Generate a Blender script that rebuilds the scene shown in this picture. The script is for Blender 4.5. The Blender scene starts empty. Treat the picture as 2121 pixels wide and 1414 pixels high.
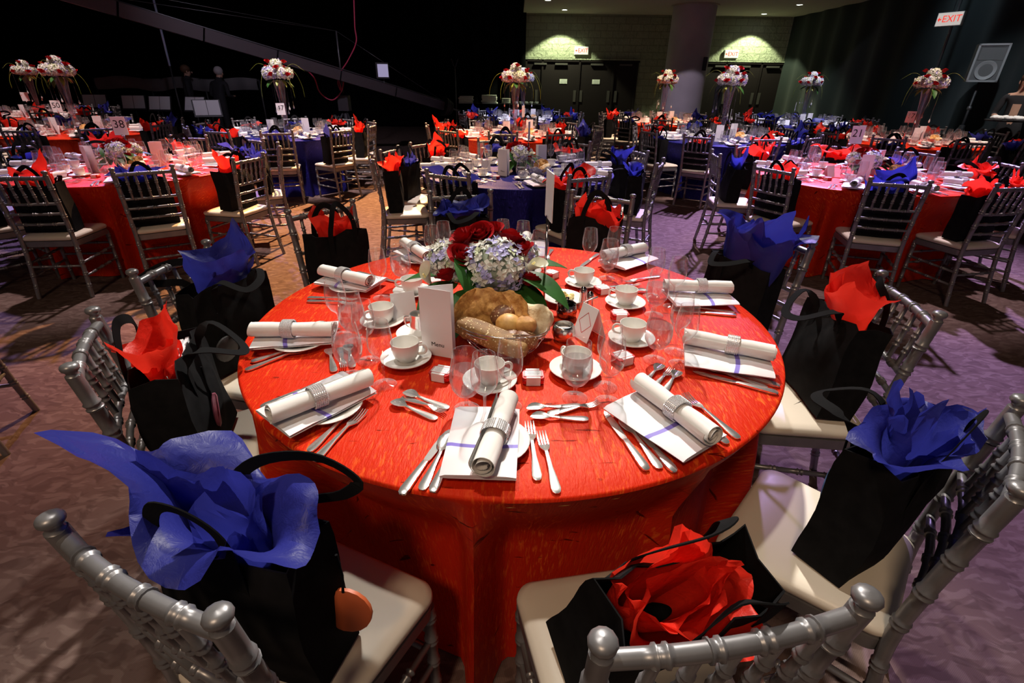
import bpy, bmesh, math, random
from mathutils import Vector, Matrix, Euler, noise as mnoise
R_ = math.radians
scene = bpy.context.scene
COL = scene.collection
rnd = random.Random(7)

# ------------------------------------------------------------------ camera
cam_d = bpy.data.cameras.new('camera')
cam_d.sensor_width = 36.0
cam_d.lens = 1040.0 / 2121.0 * 36.0
cam_d.clip_start, cam_d.clip_end = 0.02, 120
cam = bpy.data.objects.new('camera', cam_d)
COL.objects.link(cam)
cam.matrix_world = Matrix.Translation((0, 0, 1.538)) @ Matrix.Rotation(R_(90 - 27.55), 4, 'X') @ Matrix.Rotation(R_(0.8), 4, 'Z')
scene.camera = cam

# ------------------------------------------------------------------ world, exposure
world = bpy.data.worlds.new('hall_dark')
world.use_nodes = True
world.node_tree.nodes['Background'].inputs[0].default_value = (0.75, 0.62, 0.66, 1)
world.node_tree.nodes['Background'].inputs[1].default_value = 0.035
scene.world = world
vs = scene.view_settings
vs.view_transform = 'Standard'
vs.look = 'None'
vs.gamma = 1.0
vs.use_curve_mapping = False
vs.exposure = 1.08
scene.cycles.max_bounces = 6
scene.cycles.adaptive_threshold = .02
scene.cycles.diffuse_bounces = 3
scene.cycles.glossy_bounces = 3
scene.cycles.transparent_max_bounces = 20

# ------------------------------------------------------------------ stage lighting rig of the hall (spots on unseen trusses), plus a few added fills
def spot(name, loc, aim, power, color, angle=40, blend=0.35, size=0.12):
    d = bpy.data.lights.new(name, 'SPOT')
    d.energy, d.color, d.spot_size, d.spot_blend, d.shadow_soft_size = power, color, R_(angle), blend, size
    o = bpy.data.objects.new(name, d)
    COL.objects.link(o)
    o.location = loc
    o.rotation_euler = (Vector(aim) - Vector(loc)).to_track_quat('-Z', 'Y').to_euler()
    return o

WARM, AMBER, LAV, VIO, WHITE = (1, .80, .60), (1, .52, .22), (.62, .45, 1), (.45, .36, 1), (1, .93, .84)
# front table: white key from beyond the table, high up
spot('key_spot_front_table', (0.6, 6.2, 6.2), (0.0, 1.45, .7), 1450, WHITE, 27, .85)
spot('top_spot_front_table', (-1.2, 2.2, 6.6), (0.0, 1.1, .7), 260, WHITE, 30, .9)
# amber wash on the aisle, lavender wash on the other side
spot('amber_wash_aisle', (-1.6, 12.5, 7.0), (-1.9, 5.6, 0), 8500, AMBER, 30, .8)
spot('lavender_wash_aisle', (5.0, 11.0, 7.0), (2.9, 4.6, 0), 5600, LAV, 34, .8)
spot('violet_wash_rim', (-6.5, 10.0, 6.8), (-3.6, 4.8, 0), 1600, VIO, 34, .8)
spot('warm_low_fill', (-1.5, -3.0, 6.0), (-.4, 1.4, .3), 240, (1, .72, .48), 64, .8, .5)  # fill added from the front to lift the near cloth and chairs
# table pin spots: low-bouquet tables from beyond, vase tables from the near side above
for i, (x, y, p, c, s) in enumerate([(-3.55, 4.85, 900, (1, .80, .78), 1), (0.03, 5.02, 1000, (1, .86, .84), 1), (3.27, 4.98, 900, (1, .78, .84), 1),
                                     (-3.4, 8.1, 1500, (1, .84, .86), -1), (0, 8.4, 2200, (1, .70, .50), -1), (3.12, 8.2, 1500, (1, .82, .80), -1), (6.0, 8.2, 1300, (1, .74, .62), -1),
                                     (-6.5, 7.9, 1100, (1, .74, .68), -1), (0.15, 11.7, 1700, (.86, .82, 1), -1), (3.1, 11.6, 2000, (1, .72, .50), -1), (6.0, 11.5, 1500, (.88, .84, 1), -1), (-9.6, 11.0, 1000, (1, .75, .7), -1)]):
    spot('table_pin_spot', (x + .4, y + 2.2 * s, 7.6), (x, y + .05, .95), p * 1.15, c, 24, .6)
spot('crane_added_fill', (-2.5, 5.5, 6.0), (-4.5, 11.5, 1.6), 240, (.85, .75, .95), 44, .8)  # added spot, only there to lift the crane out of the dark
# wall washers of the low ceiling by the doors
spot('ceiling_wall_washer', (1.48, 18.72, 3.42), (1.48, 19.0, 0), 190, (.90, 1, .58), 100, .2, .04)
spot('ceiling_wall_washer', (7.78, 18.80, 3.42), (7.78, 19.08, 0), 190, (.90, 1, .58), 100, .2, .04)
spot('ceiling_down_spot', (0.85, 16.4, 3.42), (0.85, 16.4, 0), 60, (.80, 1, .72), 90, .6, .05)
spot('ceiling_down_spot', (7.79, 16.6, 3.42), (7.79, 16.6, 0), 60, (.80, 1, .72), 90, .6, .05)
spot('column_added_fill', (1.5, 9.5, 7.0), (5.0, 17.0, 1.6), 620, (.80, .66, .82), 62, 1.0)  # added soft spot that brightens the column, no such lamp known
spot('tray_carrier_added_fill', (6.5, 6.5, 7.2), (8.0, 9.0, 1.1), 900, (1, .92, .86), 16, .6)  # added spot to brighten the person with the tray
spot('loudspeaker_added_fill', (4.5, 6.0, 7.0), (8.45, 10.35, 1.9), 700, (.85, .92, 1), 15, .9)  # added spot to bring out the dim loudspeaker
spot('curtain_wash', (7.9, 11.6, 6.9), (9.1, 12.2, 2.6), 260, (.60, .82, .95), 30, 1.0, .2)

# ------------------------------------------------------------------ materials
MATS = {}
def mat(name, base, rough=.5, metal=0., spec=.5, coat=0., sheen=0., emit=None, es=0., fn=None, **kw):
    if name in MATS:
        return MATS[name]
    m = bpy.data.materials.new(name)
    m.use_nodes = True
    nt = m.node_tree
    b = nt.nodes['Principled BSDF']
    b.inputs['Base Color'].default_value = (*base, 1)
    b.inputs['Roughness'].default_value = rough
    b.inputs['Metallic'].default_value = metal
    b.inputs['Specular IOR Level'].default_value = spec
    b.inputs['Coat Weight'].default_value = coat
    b.inputs['Sheen Weight'].default_value = sheen
    if emit:
        b.inputs['Emission Color'].default_value = (*emit, 1)
        b.inputs['Emission Strength'].default_value = es
    if fn:
        fn(nt, b)
    MATS[name] = m
    return m

def N(nt, typ, **kw):
    n = nt.nodes.new(typ)
    for k, v in kw.items():
        if k.startswith('i_'):
            n.inputs[k[2:].replace('_', ' ')].default_value = v
        else:
            setattr(n, k, v)
    return n

def ramp(nt, fac, stops):
    r = nt.nodes.new('ShaderNodeValToRGB')
    e = r.color_ramp.elements
    while len(e) < len(stops):
        e.new(.5)
    for el, (p, c) in zip(e, stops):
        el.position = p
        el.color = (*c, 1) if len(c) == 3 else c
    nt.links.new(fac, r.inputs[0])
    return r

def mapping(nt, src, scale, rot=(0, 0, 0)):
    mp = nt.nodes.new('ShaderNodeMapping')
    mp.inputs['Scale'].default_value = scale
    mp.inputs['Rotation'].default_value = rot
    nt.links.new(src, mp.inputs[0])
    return mp.outputs[0]

def bump(nt, b, h, strength=.3, dist=.01):
    n = nt.nodes.new('ShaderNodeBump')
    n.inputs['Strength'].default_value = strength
    n.inputs['Distance'].default_value = dist
    nt.links.new(h, n.inputs['Height'])
    nt.links.new(n.outputs[0], b.inputs['Normal'])
    return n

def noise(nt, vec, scale, detail=3, rough=.5, dist=0):
    n = N(nt, 'ShaderNodeTexNoise')
    n.inputs['Scale'].default_value = scale
    n.inputs['Detail'].default_value = detail
    n.inputs['Roughness'].default_value = rough
    n.inputs['Distortion'].default_value = dist
    nt.links.new(vec, n.inputs['Vector'])
    return n.outputs['Fac']

def mix(nt, a, b_, fac):
    n = nt.nodes.new('ShaderNodeMix')
    n.data_type = 'RGBA'
    for s, v in ((0, fac), (6, a), (7, b_)):
        if hasattr(v, 'links') or hasattr(v, 'is_linked'):
            nt.links.new(v, n.inputs[s])
        else:
            n.inputs[s].default_value = v if s == 0 else (*v, 1)
    return n.outputs[2]

def math_(nt, op, a, b_=0.):
    n = nt.nodes.new('ShaderNodeMath')
    n.operation = op
    for s, v in ((0, a), (1, b_)):
        if hasattr(v, 'is_linked'):
            nt.links.new(v, n.inputs[s])
        else:
            n.inputs[s].default_value = v
    return n.outputs[0]

def coords(nt, kind='Object'):
    return nt.nodes.new('ShaderNodeTexCoord').outputs[kind]

def noisy(scale, amount, bump_s=0., bump_scale=None, bd=.003):
    """colour variation and a little relief on a plain surface"""
    def f(nt, b):
        co = coords(nt)
        base = b.inputs['Base Color'].default_value[:3]
        nz = noise(nt, co, scale, 4)
        r = ramp(nt, nz, [(.3, [max(0, c * (1 - amount)) for c in base]), (.7, [min(1, c * (1 + amount)) for c in base])])
        nt.links.new(r.outputs[0], b.inputs['Base Color'])
        if bump_s:
            bump(nt, b, noise(nt, co, bump_scale or scale * 3, 3), bump_s, bd)
    return f

def carpet_fn(nt, b):
    """woven loop carpet: short curled leaf strokes in two directions over a ribbed ground"""
    co = coords(nt)
    warp = N(nt, 'ShaderNodeVectorMath', operation='MULTIPLY_ADD')
    wn = N(nt, 'ShaderNodeTexNoise')
    wn.inputs['Scale'].default_value = 8
    wn.inputs['Detail'].default_value = 1.0
    nt.links.new(co, wn.inputs['Vector'])
    nt.links.new(wn.outputs['Color'], warp.inputs[0])
    warp.inputs[1].default_value = (.11, .11, 0)
    nt.links.new(co, warp.inputs[2])
    wc = warp.outputs[0]
    sa = noise(nt, mapping(nt, wc, (12, 30, 1), (0, 0, .55)), 1.0, 1.5, .5, .2)
    sb = noise(nt, mapping(nt, wc, (12, 30, 1), (0, 0, -1.0)), 1.0, 1.5, .5, .2)
    ra = ramp(nt, sa, [(.50, (0, 0, 0)), (.57, (1, 1, 1))])
    rb = ramp(nt, sb, [(.50, (0, 0, 0)), (.57, (1, 1, 1))])
    pick = ramp(nt, noise(nt, co, 5.5, 1), [(.47, (0, 0, 0)), (.53, (1, 1, 1))])
    st = mix(nt, ra.outputs[0], rb.outputs[0], pick.outputs[0])
    dk = ramp(nt, noise(nt, mapping(nt, wc, (13, 24, 1), (0, 0, .1)), 1.0, 2, .5, .4), [(.40, (1, 1, 1)), (.47, (0, 0, 0))])
    wave = N(nt, 'ShaderNodeTexWave')
    wave.inputs['Scale'].default_value = 62
    wave.inputs['Distortion'].default_value = .5
    nt.links.new(mapping(nt, co, (1, 1, 1), (0, 0, .22)), wave.inputs[0])
    rib = math_(nt, 'MULTIPLY', wave.outputs[1], .5)
    c = mix(nt, (.150, .103, .092), (.285, .215, .190), math_(nt, 'MULTIPLY', st, .55))
    c = mix(nt, c, (.060, .040, .038), math_(nt, 'MULTIPLY', dk.outputs[0], .6))
    c = mix(nt, c, (.05, .034, .032), rib)
    c = mix(nt, c, (.19, .105, .082), math_(nt, 'MULTIPLY', noise(nt, co, 1.1, 2), .4))
    nt.links.new(c, b.inputs['Base Color'])
    bump(nt, b, math_(nt, 'ADD', rib, math_(nt, 'MULTIPLY', st, .5)), .3, .005)

def crinkle(dark, light, tint, strength=.5):
    """crinkled taffeta: fine streaks along the weft, short cross wrinkles (flat-cloth coordinates in the UV map)"""
    def f(nt, b):
        uv = coords(nt, 'UV')
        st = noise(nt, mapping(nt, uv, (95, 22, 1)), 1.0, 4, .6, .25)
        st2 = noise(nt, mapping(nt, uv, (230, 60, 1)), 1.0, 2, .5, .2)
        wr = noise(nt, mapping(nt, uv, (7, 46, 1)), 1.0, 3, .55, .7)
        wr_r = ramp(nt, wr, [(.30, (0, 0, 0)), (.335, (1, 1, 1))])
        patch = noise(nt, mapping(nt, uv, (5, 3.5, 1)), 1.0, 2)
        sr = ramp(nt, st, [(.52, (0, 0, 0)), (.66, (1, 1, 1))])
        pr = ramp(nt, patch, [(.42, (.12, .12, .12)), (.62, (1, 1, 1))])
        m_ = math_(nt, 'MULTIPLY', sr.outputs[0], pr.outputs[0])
        c = mix(nt, dark, light, math_(nt, 'MULTIPLY', m_, .75))  # sparkle of the two-tone weave put into the colour as lighter streaks
        c = mix(nt, [d * .25 for d in dark], c, wr_r.outputs[0])  # shade in the wrinkles painted as a darker colour
        nt.links.new(c, b.inputs['Base Color'])
        h = math_(nt, 'ADD', math_(nt, 'MULTIPLY', st, 1.2), math_(nt, 'ADD', math_(nt, 'MULTIPLY', st2, .5), math_(nt, 'MULTIPLY', wr_r.outputs[0], .45)))
        bump(nt, b, h, strength, .004)
        b.inputs['Specular Tint'].default_value = (*tint, 1)
    return f

def thin_glass(name, tint=(1, 1, 1), ior=.5, rough=.0, extra=.0, edge_light=.30):
    """thin clear glass: mostly lets light straight through, reflects by angle"""
    m = bpy.data.materials.new(name)
    m.use_nodes = True
    nt = m.node_tree
    nt.nodes.clear()
    out = N(nt, 'ShaderNodeOutputMaterial')
    tr = N(nt, 'ShaderNodeBsdfTransparent')
    tr.inputs[0].default_value = (*tint, 1)
    gl = N(nt, 'ShaderNodeBsdfGlossy')
    gl.inputs['Roughness'].default_value = rough
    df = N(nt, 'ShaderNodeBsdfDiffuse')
    df.inputs[0].default_value = (.85, .84, .86, 1)  # white diffuse share imitates light gathered along the glass edges
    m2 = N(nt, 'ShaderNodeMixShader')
    m2.inputs[0].default_value = edge_light
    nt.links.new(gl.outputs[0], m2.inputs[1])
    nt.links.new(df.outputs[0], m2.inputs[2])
    lw = N(nt, 'ShaderNodeLayerWeight')
    lw.inputs[0].default_value = .5
    mx = N(nt, 'ShaderNodeMixShader')
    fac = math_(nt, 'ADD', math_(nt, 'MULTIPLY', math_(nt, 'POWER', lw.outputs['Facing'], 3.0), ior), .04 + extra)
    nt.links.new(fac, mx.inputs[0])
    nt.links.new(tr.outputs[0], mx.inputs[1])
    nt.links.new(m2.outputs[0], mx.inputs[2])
    nt.links.new(mx.outputs[0], out.inputs[0])
    MATS[name] = m
    return m

def tissue_mat(name, base, amount=.38):
    m = bpy.data.materials.new(name)
    m.use_nodes = True
    nt = m.node_tree
    b = nt.nodes['Principled BSDF']
    b.inputs['Base Color'].default_value = (*base, 1)
    b.inputs['Roughness'].default_value = .42
    b.inputs['Specular IOR Level'].default_value = .35
    co = coords(nt)
    bump(nt, b, noise(nt, co, 38, 4, .6, 1.0), .35, .006)
    t = N(nt, 'ShaderNodeBsdfTranslucent')
    t.inputs[0].default_value = (*[min(1, c * 1.25) for c in base], 1)
    mx = N(nt, 'ShaderNodeMixShader')
    mx.inputs[0].default_value = amount
    out = nt.nodes['Material Output']
    nt.links.new(b.outputs[0], mx.inputs[1])
    nt.links.new(t.outputs[0], mx.inputs[2])
    nt.links.new(mx.outputs[0], out.inputs[0])
    MATS[name] = m
    return m

def bread_fn(c1, c2, scale, bs=.6, seeds=None):
    def f(nt, b):
        co = coords(nt)
        nz = noise(nt, co, scale, 5, .6)
        r = ramp(nt, nz, [(.35, c1), (.62, c2)])
        col = r.outputs[0]
        h = nz
        if seeds:
            v = N(nt, 'ShaderNodeTexVoronoi')
            v.inputs['Scale'].default_value = seeds
            nt.links.new(co, v.inputs['Vector'])
            s = ramp(nt, v.outputs['Distance'], [(.22, (1, 1, 1)), (.32, (0, 0, 0))])
            col = mix(nt, col, (.72, .55, .30), s.outputs[0])
            h = math_(nt, 'ADD', nz, math_(nt, 'MULTIPLY', s.outputs[0], .6))
        nt.links.new(col, b.inputs['Base Color'])
        bump(nt, b, h, bs, .008)
    return f

def program_fn(nt, b):
    """printed cover: white with washed pink and blue patches and a violet band (flat print)"""
    co = coords(nt)
    n1 = ramp(nt, noise(nt, co, 9, 2), [(.42, (0, 0, 0)), (.62, (1, 1, 1))])
    n2 = ramp(nt, noise(nt, mapping(nt, co, (7, 4, 1), (0, 0, .8)), 1.6, 2), [(.45, (0, 0, 0)), (.64, (1, 1, 1))])
    c = mix(nt, (.82, .80, .82), (.84, .60, .64), math_(nt, 'MULTIPLY', n1.outputs[0], .55))
    c = mix(nt, c, (.62, .76, .88), math_(nt, 'MULTIPLY', n2.outputs[0], .6))
    sp = nt.nodes.new('ShaderNodeSeparateXYZ')
    nt.links.new(co, sp.inputs[0])
    curve = math_(nt, 'ADD', sp.outputs[0], math_(nt, 'MULTIPLY', math_(nt, 'MULTIPLY', sp.outputs[1], sp.outputs[1]), -1.6))
    d = math_(nt, 'ABSOLUTE', math_(nt, 'SUBTRACT', curve, -.030))
    band = ramp(nt, math_(nt, 'MULTIPLY', d, 70), [(.42, (1, 1, 1)), (.5, (0, 0, 0))])
    c = mix(nt, c, (.22, .17, .62), band.outputs[0])
    nt.links.new(c, b.inputs['Base Color'])

mat('carpet', (.2, .14, .12), .95, spec=.1, fn=carpet_fn)
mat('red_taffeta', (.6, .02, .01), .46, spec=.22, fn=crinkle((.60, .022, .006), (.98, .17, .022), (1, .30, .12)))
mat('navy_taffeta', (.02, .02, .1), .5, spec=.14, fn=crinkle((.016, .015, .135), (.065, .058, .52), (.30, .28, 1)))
mat('silver_paint', (.25, .245, .255), .36, metal=.5, spec=.5, fn=noisy(22, .10, .04, 90, .001))
mat('ivory_vinyl', (.80, .72, .60), .38, spec=.45, fn=noisy(7, .03, .03, 160, .001))
mat('bag_black', (.011, .011, .012), .85, spec=.06, fn=noisy(30, .25, .12, 260, .001))
mat('bag_strap', (.011, .011, .012), .9, spec=.03)
tissue_mat('blue_tissue', (.030, .036, .30))
tissue_mat('red_tissue', (.86, .035, .018))
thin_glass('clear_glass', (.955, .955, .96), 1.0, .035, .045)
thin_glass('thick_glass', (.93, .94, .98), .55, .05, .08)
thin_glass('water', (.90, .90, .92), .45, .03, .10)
mat('porcelain', (.80, .79, .76), .22, spec=.5, coat=.3)
mat('napkin_white', (.82, .80, .78), .85, spec=.2, fn=noisy(40, .02, .12, 300, .001))
mat('paper_white', (.80, .79, .82), .75, spec=.25)
mat('paper_edge', (.62, .62, .66), .8)
mat('program_print', (.8, .8, .82), .55, spec=.35, fn=program_fn)
mat('polished_steel', (.84, .82, .80), .20, metal=.86)
mat('chrome', (.80, .80, .82), .08, metal=1)
mat('dark_chrome', (.42, .40, .40), .10, metal=1)
mat('mercury_silver', (.72, .70, .68), .20, metal=1, fn=noisy(60, .35, .5, 110, .002))
mat('rhinestone', (.86, .86, .88), .12, metal=.45, spec=.8)
mat('black_ink', (.01, .01, .012), .6)
mat('red_ink', (.55, .02, .03), .6)
mat('tin_red', (.50, .025, .03), .35, metal=.4)
mat('butter', (.86, .72, .32), .45)
mat('hydrangea_white', (.74, .74, .68), .95, spec=.1)
mat('hydrangea_lilac', (.50, .48, .78), .95, spec=.1)
mat('hydrangea_green', (.62, .68, .46), .95, spec=.1)
mat('hydrangea_core', (.26, .30, .22), .8)
mat('rose_red', (.36, .006, .010), .7, spec=.15)
mat('leaf_green', (.026, .095, .018), .5, spec=.2, fn=noisy(9, .35, .15, 60, .002))
mat('leaf_lime', (.30, .36, .05), .5, fn=noisy(9, .3))
mat('calla_white', (.80, .80, .66), .5)
mat('black_glaze', (.012, .012, .014), .2)
mat('bread_crust', (.6, .3, .1), .7, fn=bread_fn((.30, .11, .03), (.66, .36, .11), 15, .8))
mat('bread_golden', (.7, .4, .1), .5, fn=bread_fn((.46, .19, .035), (.78, .50, .17), 16, .2))
mat('bread_dark', (.2, .08, .03), .5, fn=bread_fn((.13, .045, .018), (.26, .10, .035), 9, .3, 130))
mat('bread_sesame', (.4, .25, .1), .7, fn=bread_fn((.17, .080, .022), (.34, .18, .055), 16, .8, 105))
mat('bread_flour', (.7, .6, .4), .85, fn=bread_fn((.36, .19, .06), (.78, .66, .44), 22, .9))
mat('cracker', (.6, .35, .1), .7, fn=bread_fn((.34, .13, .025), (.74, .42, .13), 34, 1.0))
mat('black_drape', (.004, .004, .005), .95, spec=.05)
mat('green_drape', (.016, .022, .023), .85, spec=.12, sheen=.1)
def block_fn(nt, b):
    co = coords(nt)
    br = N(nt, 'ShaderNodeTexBrick')
    br.inputs['Scale'].default_value = 1
    br.inputs['Brick Width'].default_value = .40
    br.inputs['Row Height'].default_value = .20
    br.inputs['Mortar Size'].default_value = .010
    br.inputs['Color1'].default_value = (.30, .32, .24, 1)
    br.inputs['Color2'].default_value = (.34, .36, .27, 1)
    br.inputs['Mortar'].default_value = (.22, .24, .18, 1)
    nt.links.new(mapping(nt, co, (1, 1, 1), (R_(90), 0, 0)), br.inputs[0])
    nt.links.new(br.outputs[0], b.inputs['Base Color'])
    h = math_(nt, 'ADD', math_(nt, 'MULTIPLY', noise(nt, co, 7, 6, .65, .8), 1.6), math_(nt, 'MULTIPLY', br.outputs[1], -.4))
    bump(nt, b, h, 1.0, .05)
mat('split_face_block', (.3, .3, .25), .9, fn=block_fn)
mat('ceiling_paint', (.42, .40, .34), .9)
mat('column_paint', (.42, .40, .44), .7, fn=noisy(2, .08))
mat('door_dark', (.014, .0095, .011), .6, spec=.2)
mat('door_metal', (.10, .09, .09), .5, metal=.5)
mat('sign_white', (.75, .78, .74), .6)
mat('exit_face', (.42, .42, .40), .6, emit=(1, .90, .82), es=.22)
mat('exit_red', (.62, .02, .012), .6, emit=(1, .05, .03), es=.40)
mat('lamp_glow', (1, 1, .95), .5, emit=(.92, 1, .88), es=9)
mat('black_metal', (.035, .035, .038), .5, metal=.3)
mat('speaker_grey', (.085, .088, .09), .6)
mat('speaker_rim', (.24, .25, .255), .6)
mat('grey_metal', (.16, .16, .17), .4, metal=.7)
mat('jib_paint', (.060, .052, .060), .5)
mat('pole_blue_lit', (.50, .66, .98), .35)  # blue light falling on the pipe is put into this paint
mat('cable_red', (.55, .05, .12), .5)
mat('suit_dark', (.012, .012, .015), .85)
mat('skin_tone', (.46, .27, .19), .55)
mat('hair_grey', (.35, .33, .34), .8)
mat('hair_brown', (.09, .045, .02), .7)
mat('swag_grey', (.10, .095, .10), .85)
mat('steel_floor_green', (.10, .14, .12), .6)
mat('tag_orange', (.62, .13, .04), .5)
mat('tag_brown', (.22, .09, .04), .6)
mat('tag_blue', (.03, .07, .16), .6, fn=noisy(60, .3, .5, 60, .004))
mat('tag_pink', (.30, .07, .12), .6, fn=noisy(60, .3))
mat('tag_grey', (.030, .028, .030), .6, fn=noisy(60, .3, .5, 60, .004))
mat('screen_glow', (.2, .2, .3), .4, emit=(.5, .45, .7), es=.25)
MT = MATS

# ------------------------------------------------------------------ mesh helpers
class MB:
    def __init__(s):
        s.v, s.f, s.m, s.uv = [], [], [], None
    def add(s, vs_, fs, m=0):
        o = len(s.v)
        s.v += [tuple(p) for p in vs_]
        s.f += [tuple(i + o for i in f) for f in fs]
        s.m += [m] * len(fs)
        return s
    def box(s, c, d, m=0, rot=None, taper=1.):
        x, y, z = [k / 2 for k in d]
        P = [(-x, -y, -z), (x, -y, -z), (x, y, -z), (-x, y, -z), (-x * taper, -y * taper, z), (x * taper, -y * taper, z), (x * taper, y * taper, z), (-x * taper, y * taper, z)]
        if rot is not None:
            P = [rot @ Vector(p) for p in P]
        P = [(p[0] + c[0], p[1] + c[1], p[2] + c[2]) for p in P]
        return s.add(P, [(3, 2, 1, 0), (4, 5, 6, 7), (0, 1, 5, 4), (1, 2, 6, 5), (2, 3, 7, 6), (3, 0, 4, 7)], m)
    def rbox(s, c, d, r, m=0, n=3, rz=0.):
        """box with rounded vertical edges and a small top/bottom bevel"""
        x, y, z = d[0] / 2, d[1] / 2, d[2] / 2
        def loop(inset, zz):
            P = []
            rr = max(r - inset, .0005)
            for cx, cy, a0 in ((x - r, y - r, 0), (-x + r, y - r, 90), (-x + r, -y + r, 180), (x - r, -y + r, 270)):
                for k in range(n + 1):
                    a = R_(a0 + 90 * k / n)
                    P.append((cx + rr * math.cos(a), cy + rr * math.sin(a), zz))
            return P
        b = min(r, z) * .4
        loops = [loop(b, -z), loop(0, -z + b), loop(0, z - b), loop(b, z)]
        M = Matrix.Translation(c) @ Matrix.Rotation(rz, 4, 'Z')
        return s.loops([[M @ Vector(p) for p in L] for L in loops], m, True, True)
    def loops(s, L, m=0, cap0=False, cap1=False, closed=True):
        n = len(L[0])
        vs_, fs = [], []
        for k in L:
            vs_ += list(k)
        for i in range(len(L) - 1):
            for j in range(n if closed else n - 1):
                j2 = (j + 1) % n
                fs.append((i * n + j, i * n + j2, (i + 1) * n + j2, (i + 1) * n + j))
        if cap0:
            fs.append(tuple(range(n - 1, -1, -1)))
        if cap1:
            o = (len(L) - 1) * n
            fs.append(tuple(range(o, o + n)))
        return s.add(vs_, fs, m)
    def tube(s, path, rad, n=8, m=0, caps=True, closed=False):
        P = [Vector(p) for p in path]
        k = len(P)
        if not hasattr(rad, '__len__'):
            rad = [rad] * k
        T = []
        for i in range(k):
            a = P[i - 1] if (i > 0 or closed) else P[i]
            b = P[(i + 1) % k] if (i < k - 1 or closed) else P[i]
            t = (b - a)
            T.append(t.normalized() if t.length > 1e-9 else Vector((0, 0, 1)))
        u = T[0].orthogonal().normalized()
        L = []
        for i in range(k):
            u = (u - T[i] * u.dot(T[i]))
            u = u.normalized() if u.length > 1e-6 else T[i].orthogonal().normalized()
            w = T[i].cross(u)
            L.append([P[i] + (u * math.cos(2 * math.pi * j / n) + w * math.sin(2 * math.pi * j / n)) * rad[i] for j in range(n)])
        if closed:
            L.append(L[0])
        return s.loops(L, m, caps and not closed, caps and not closed)
    def lathe(s, prof, n=24, m=0, c=(0, 0, 0), cap0=False, cap1=False):
        L = [[(c[0] + r * math.cos(2 * math.pi * j / n), c[1] + r * math.sin(2 * math.pi * j / n), c[2] + z) for j in range(n)] for r, z in [(max(r, 1e-4), z) for r, z in prof]]
        return s.loops(L, m, cap0, cap1)
    def grid(s, fn, nu, nv, m=0):
        vs_ = [fn(i / nu, j / nv) for i in range(nu + 1) for j in range(nv + 1)]
        fs = [(i * (nv + 1) + j, (i + 1) * (nv + 1) + j, (i + 1) * (nv + 1) + j + 1, i * (nv + 1) + j + 1) for i in range(nu) for j in range(nv)]
        return s.add(vs_, fs, m)
    def ball(s, c, r, m=0, nu=10, nv=7, sc=(1, 1, 1), jit=0., rg=None):
        vs_, fs = [], []
        for j in range(nv + 1):
            ph = math.pi * j / nv
            for i in range(nu):
                th = 2 * math.pi * i / nu
                k = 1 + (rg.uniform(-jit, jit) if rg else 0)
                vs_.append((c[0] + r * sc[0] * k * math.sin(ph) * math.cos(th), c[1] + r * sc[1] * k * math.sin(ph) * math.sin(th), c[2] + r * sc[2] * k * math.cos(ph)))
        for j in range(nv):
            for i in range(nu):
                i2 = (i + 1) % nu
                fs.append((j * nu + i, (j + 1) * nu + i, (j + 1) * nu + i2, j * nu + i2))
        return s.add(vs_, fs, m)
    def ribbon(s, path, side, width, m=0, th=.0012):
        """a flat band with thickness along a path; side: width direction(s)"""
        P = [Vector(p) for p in path]
        if not isinstance(side, list):
            side = [side] * len(P)
        L = []
        for i, p in enumerate(P):
            t = (P[min(i + 1, len(P) - 1)] - P[max(i - 1, 0)]).normalized()
            w = Vector(side[i])
            w = (w - t * w.dot(t)).normalized()
            nrm = t.cross(w)
            L.append([p + w * width / 2 + nrm * th, p - w * width / 2 + nrm * th, p - w * width / 2 - nrm * th, p + w * width / 2 - nrm * th])
        return s.loops(L, m, True, True)
    def xf(s, M, start=0):
        for i in range(start, len(s.v)):
            p = M @ Vector(s.v[i])
            s.v[i] = (p.x, p.y, p.z)
        return s
    def build(s, name, mats, smooth=40):
        me = bpy.data.meshes.new(name)
        me.from_pydata(s.v, [], s.f)
        for x in (mats if isinstance(mats, (list, tuple)) else [mats]):
            me.materials.append(MT[x])
        me.polygons.foreach_set('material_index', s.m)
        if smooth:
            me.polygons.foreach_set('use_smooth', [True] * len(s.f))
            if smooth < 180:
                me.set_sharp_from_angle(angle=R_(smooth))
        if s.uv:
            uvl = me.uv_layers.new(name='flat')
            li = [0] * len(me.loops)
            me.loops.foreach_get('vertex_index', li)
            dat = []
            for i in li:
                dat += s.uv[i]
            uvl.data.foreach_set('uv', dat)
        me.update()
        return me

def catmull(pts, n=6):
    P = [Vector(p) for p in pts]
    P = [P[0] * 2 - P[1]] + P + [P[-1] * 2 - P[-2]]
    out = []
    for i in range(1, len(P) - 2):
        for k in range(n):
            t = k / n
            a, b, c, d = P[i - 1], P[i], P[i + 1], P[i + 2]
            out.append(.5 * ((2 * b) + (c - a) * t + (2 * a - 5 * b + 4 * c - d) * t * t + (3 * b - a - 3 * c + d) * t ** 3))
    out.append(P[-2])
    return out

# ------------------------------------------------------------------ object helpers
def ob(name, me, parent=None, loc=(0, 0, 0), rot=(0, 0, 0), sc=None):
    o = bpy.data.objects.new(name, me)
    COL.objects.link(o)
    if parent is not None:
        o.parent = parent
    o.location = loc
    o.rotation_euler = rot
    if sc is not None:
        o.scale = sc if hasattr(sc, '__len__') else (sc, sc, sc)
    return o

def tag(o, label, cat, group=None, kind=None):
    o['label'] = label
    o['category'] = cat
    if group:
        o['group'] = group
    if kind:
        o['kind'] = kind
    return o

def struct(name, me, loc=(0, 0, 0), rot=(0, 0, 0)):
    o = ob(name, me, None, loc, rot)
    o['kind'] = 'structure'
    return o

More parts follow.
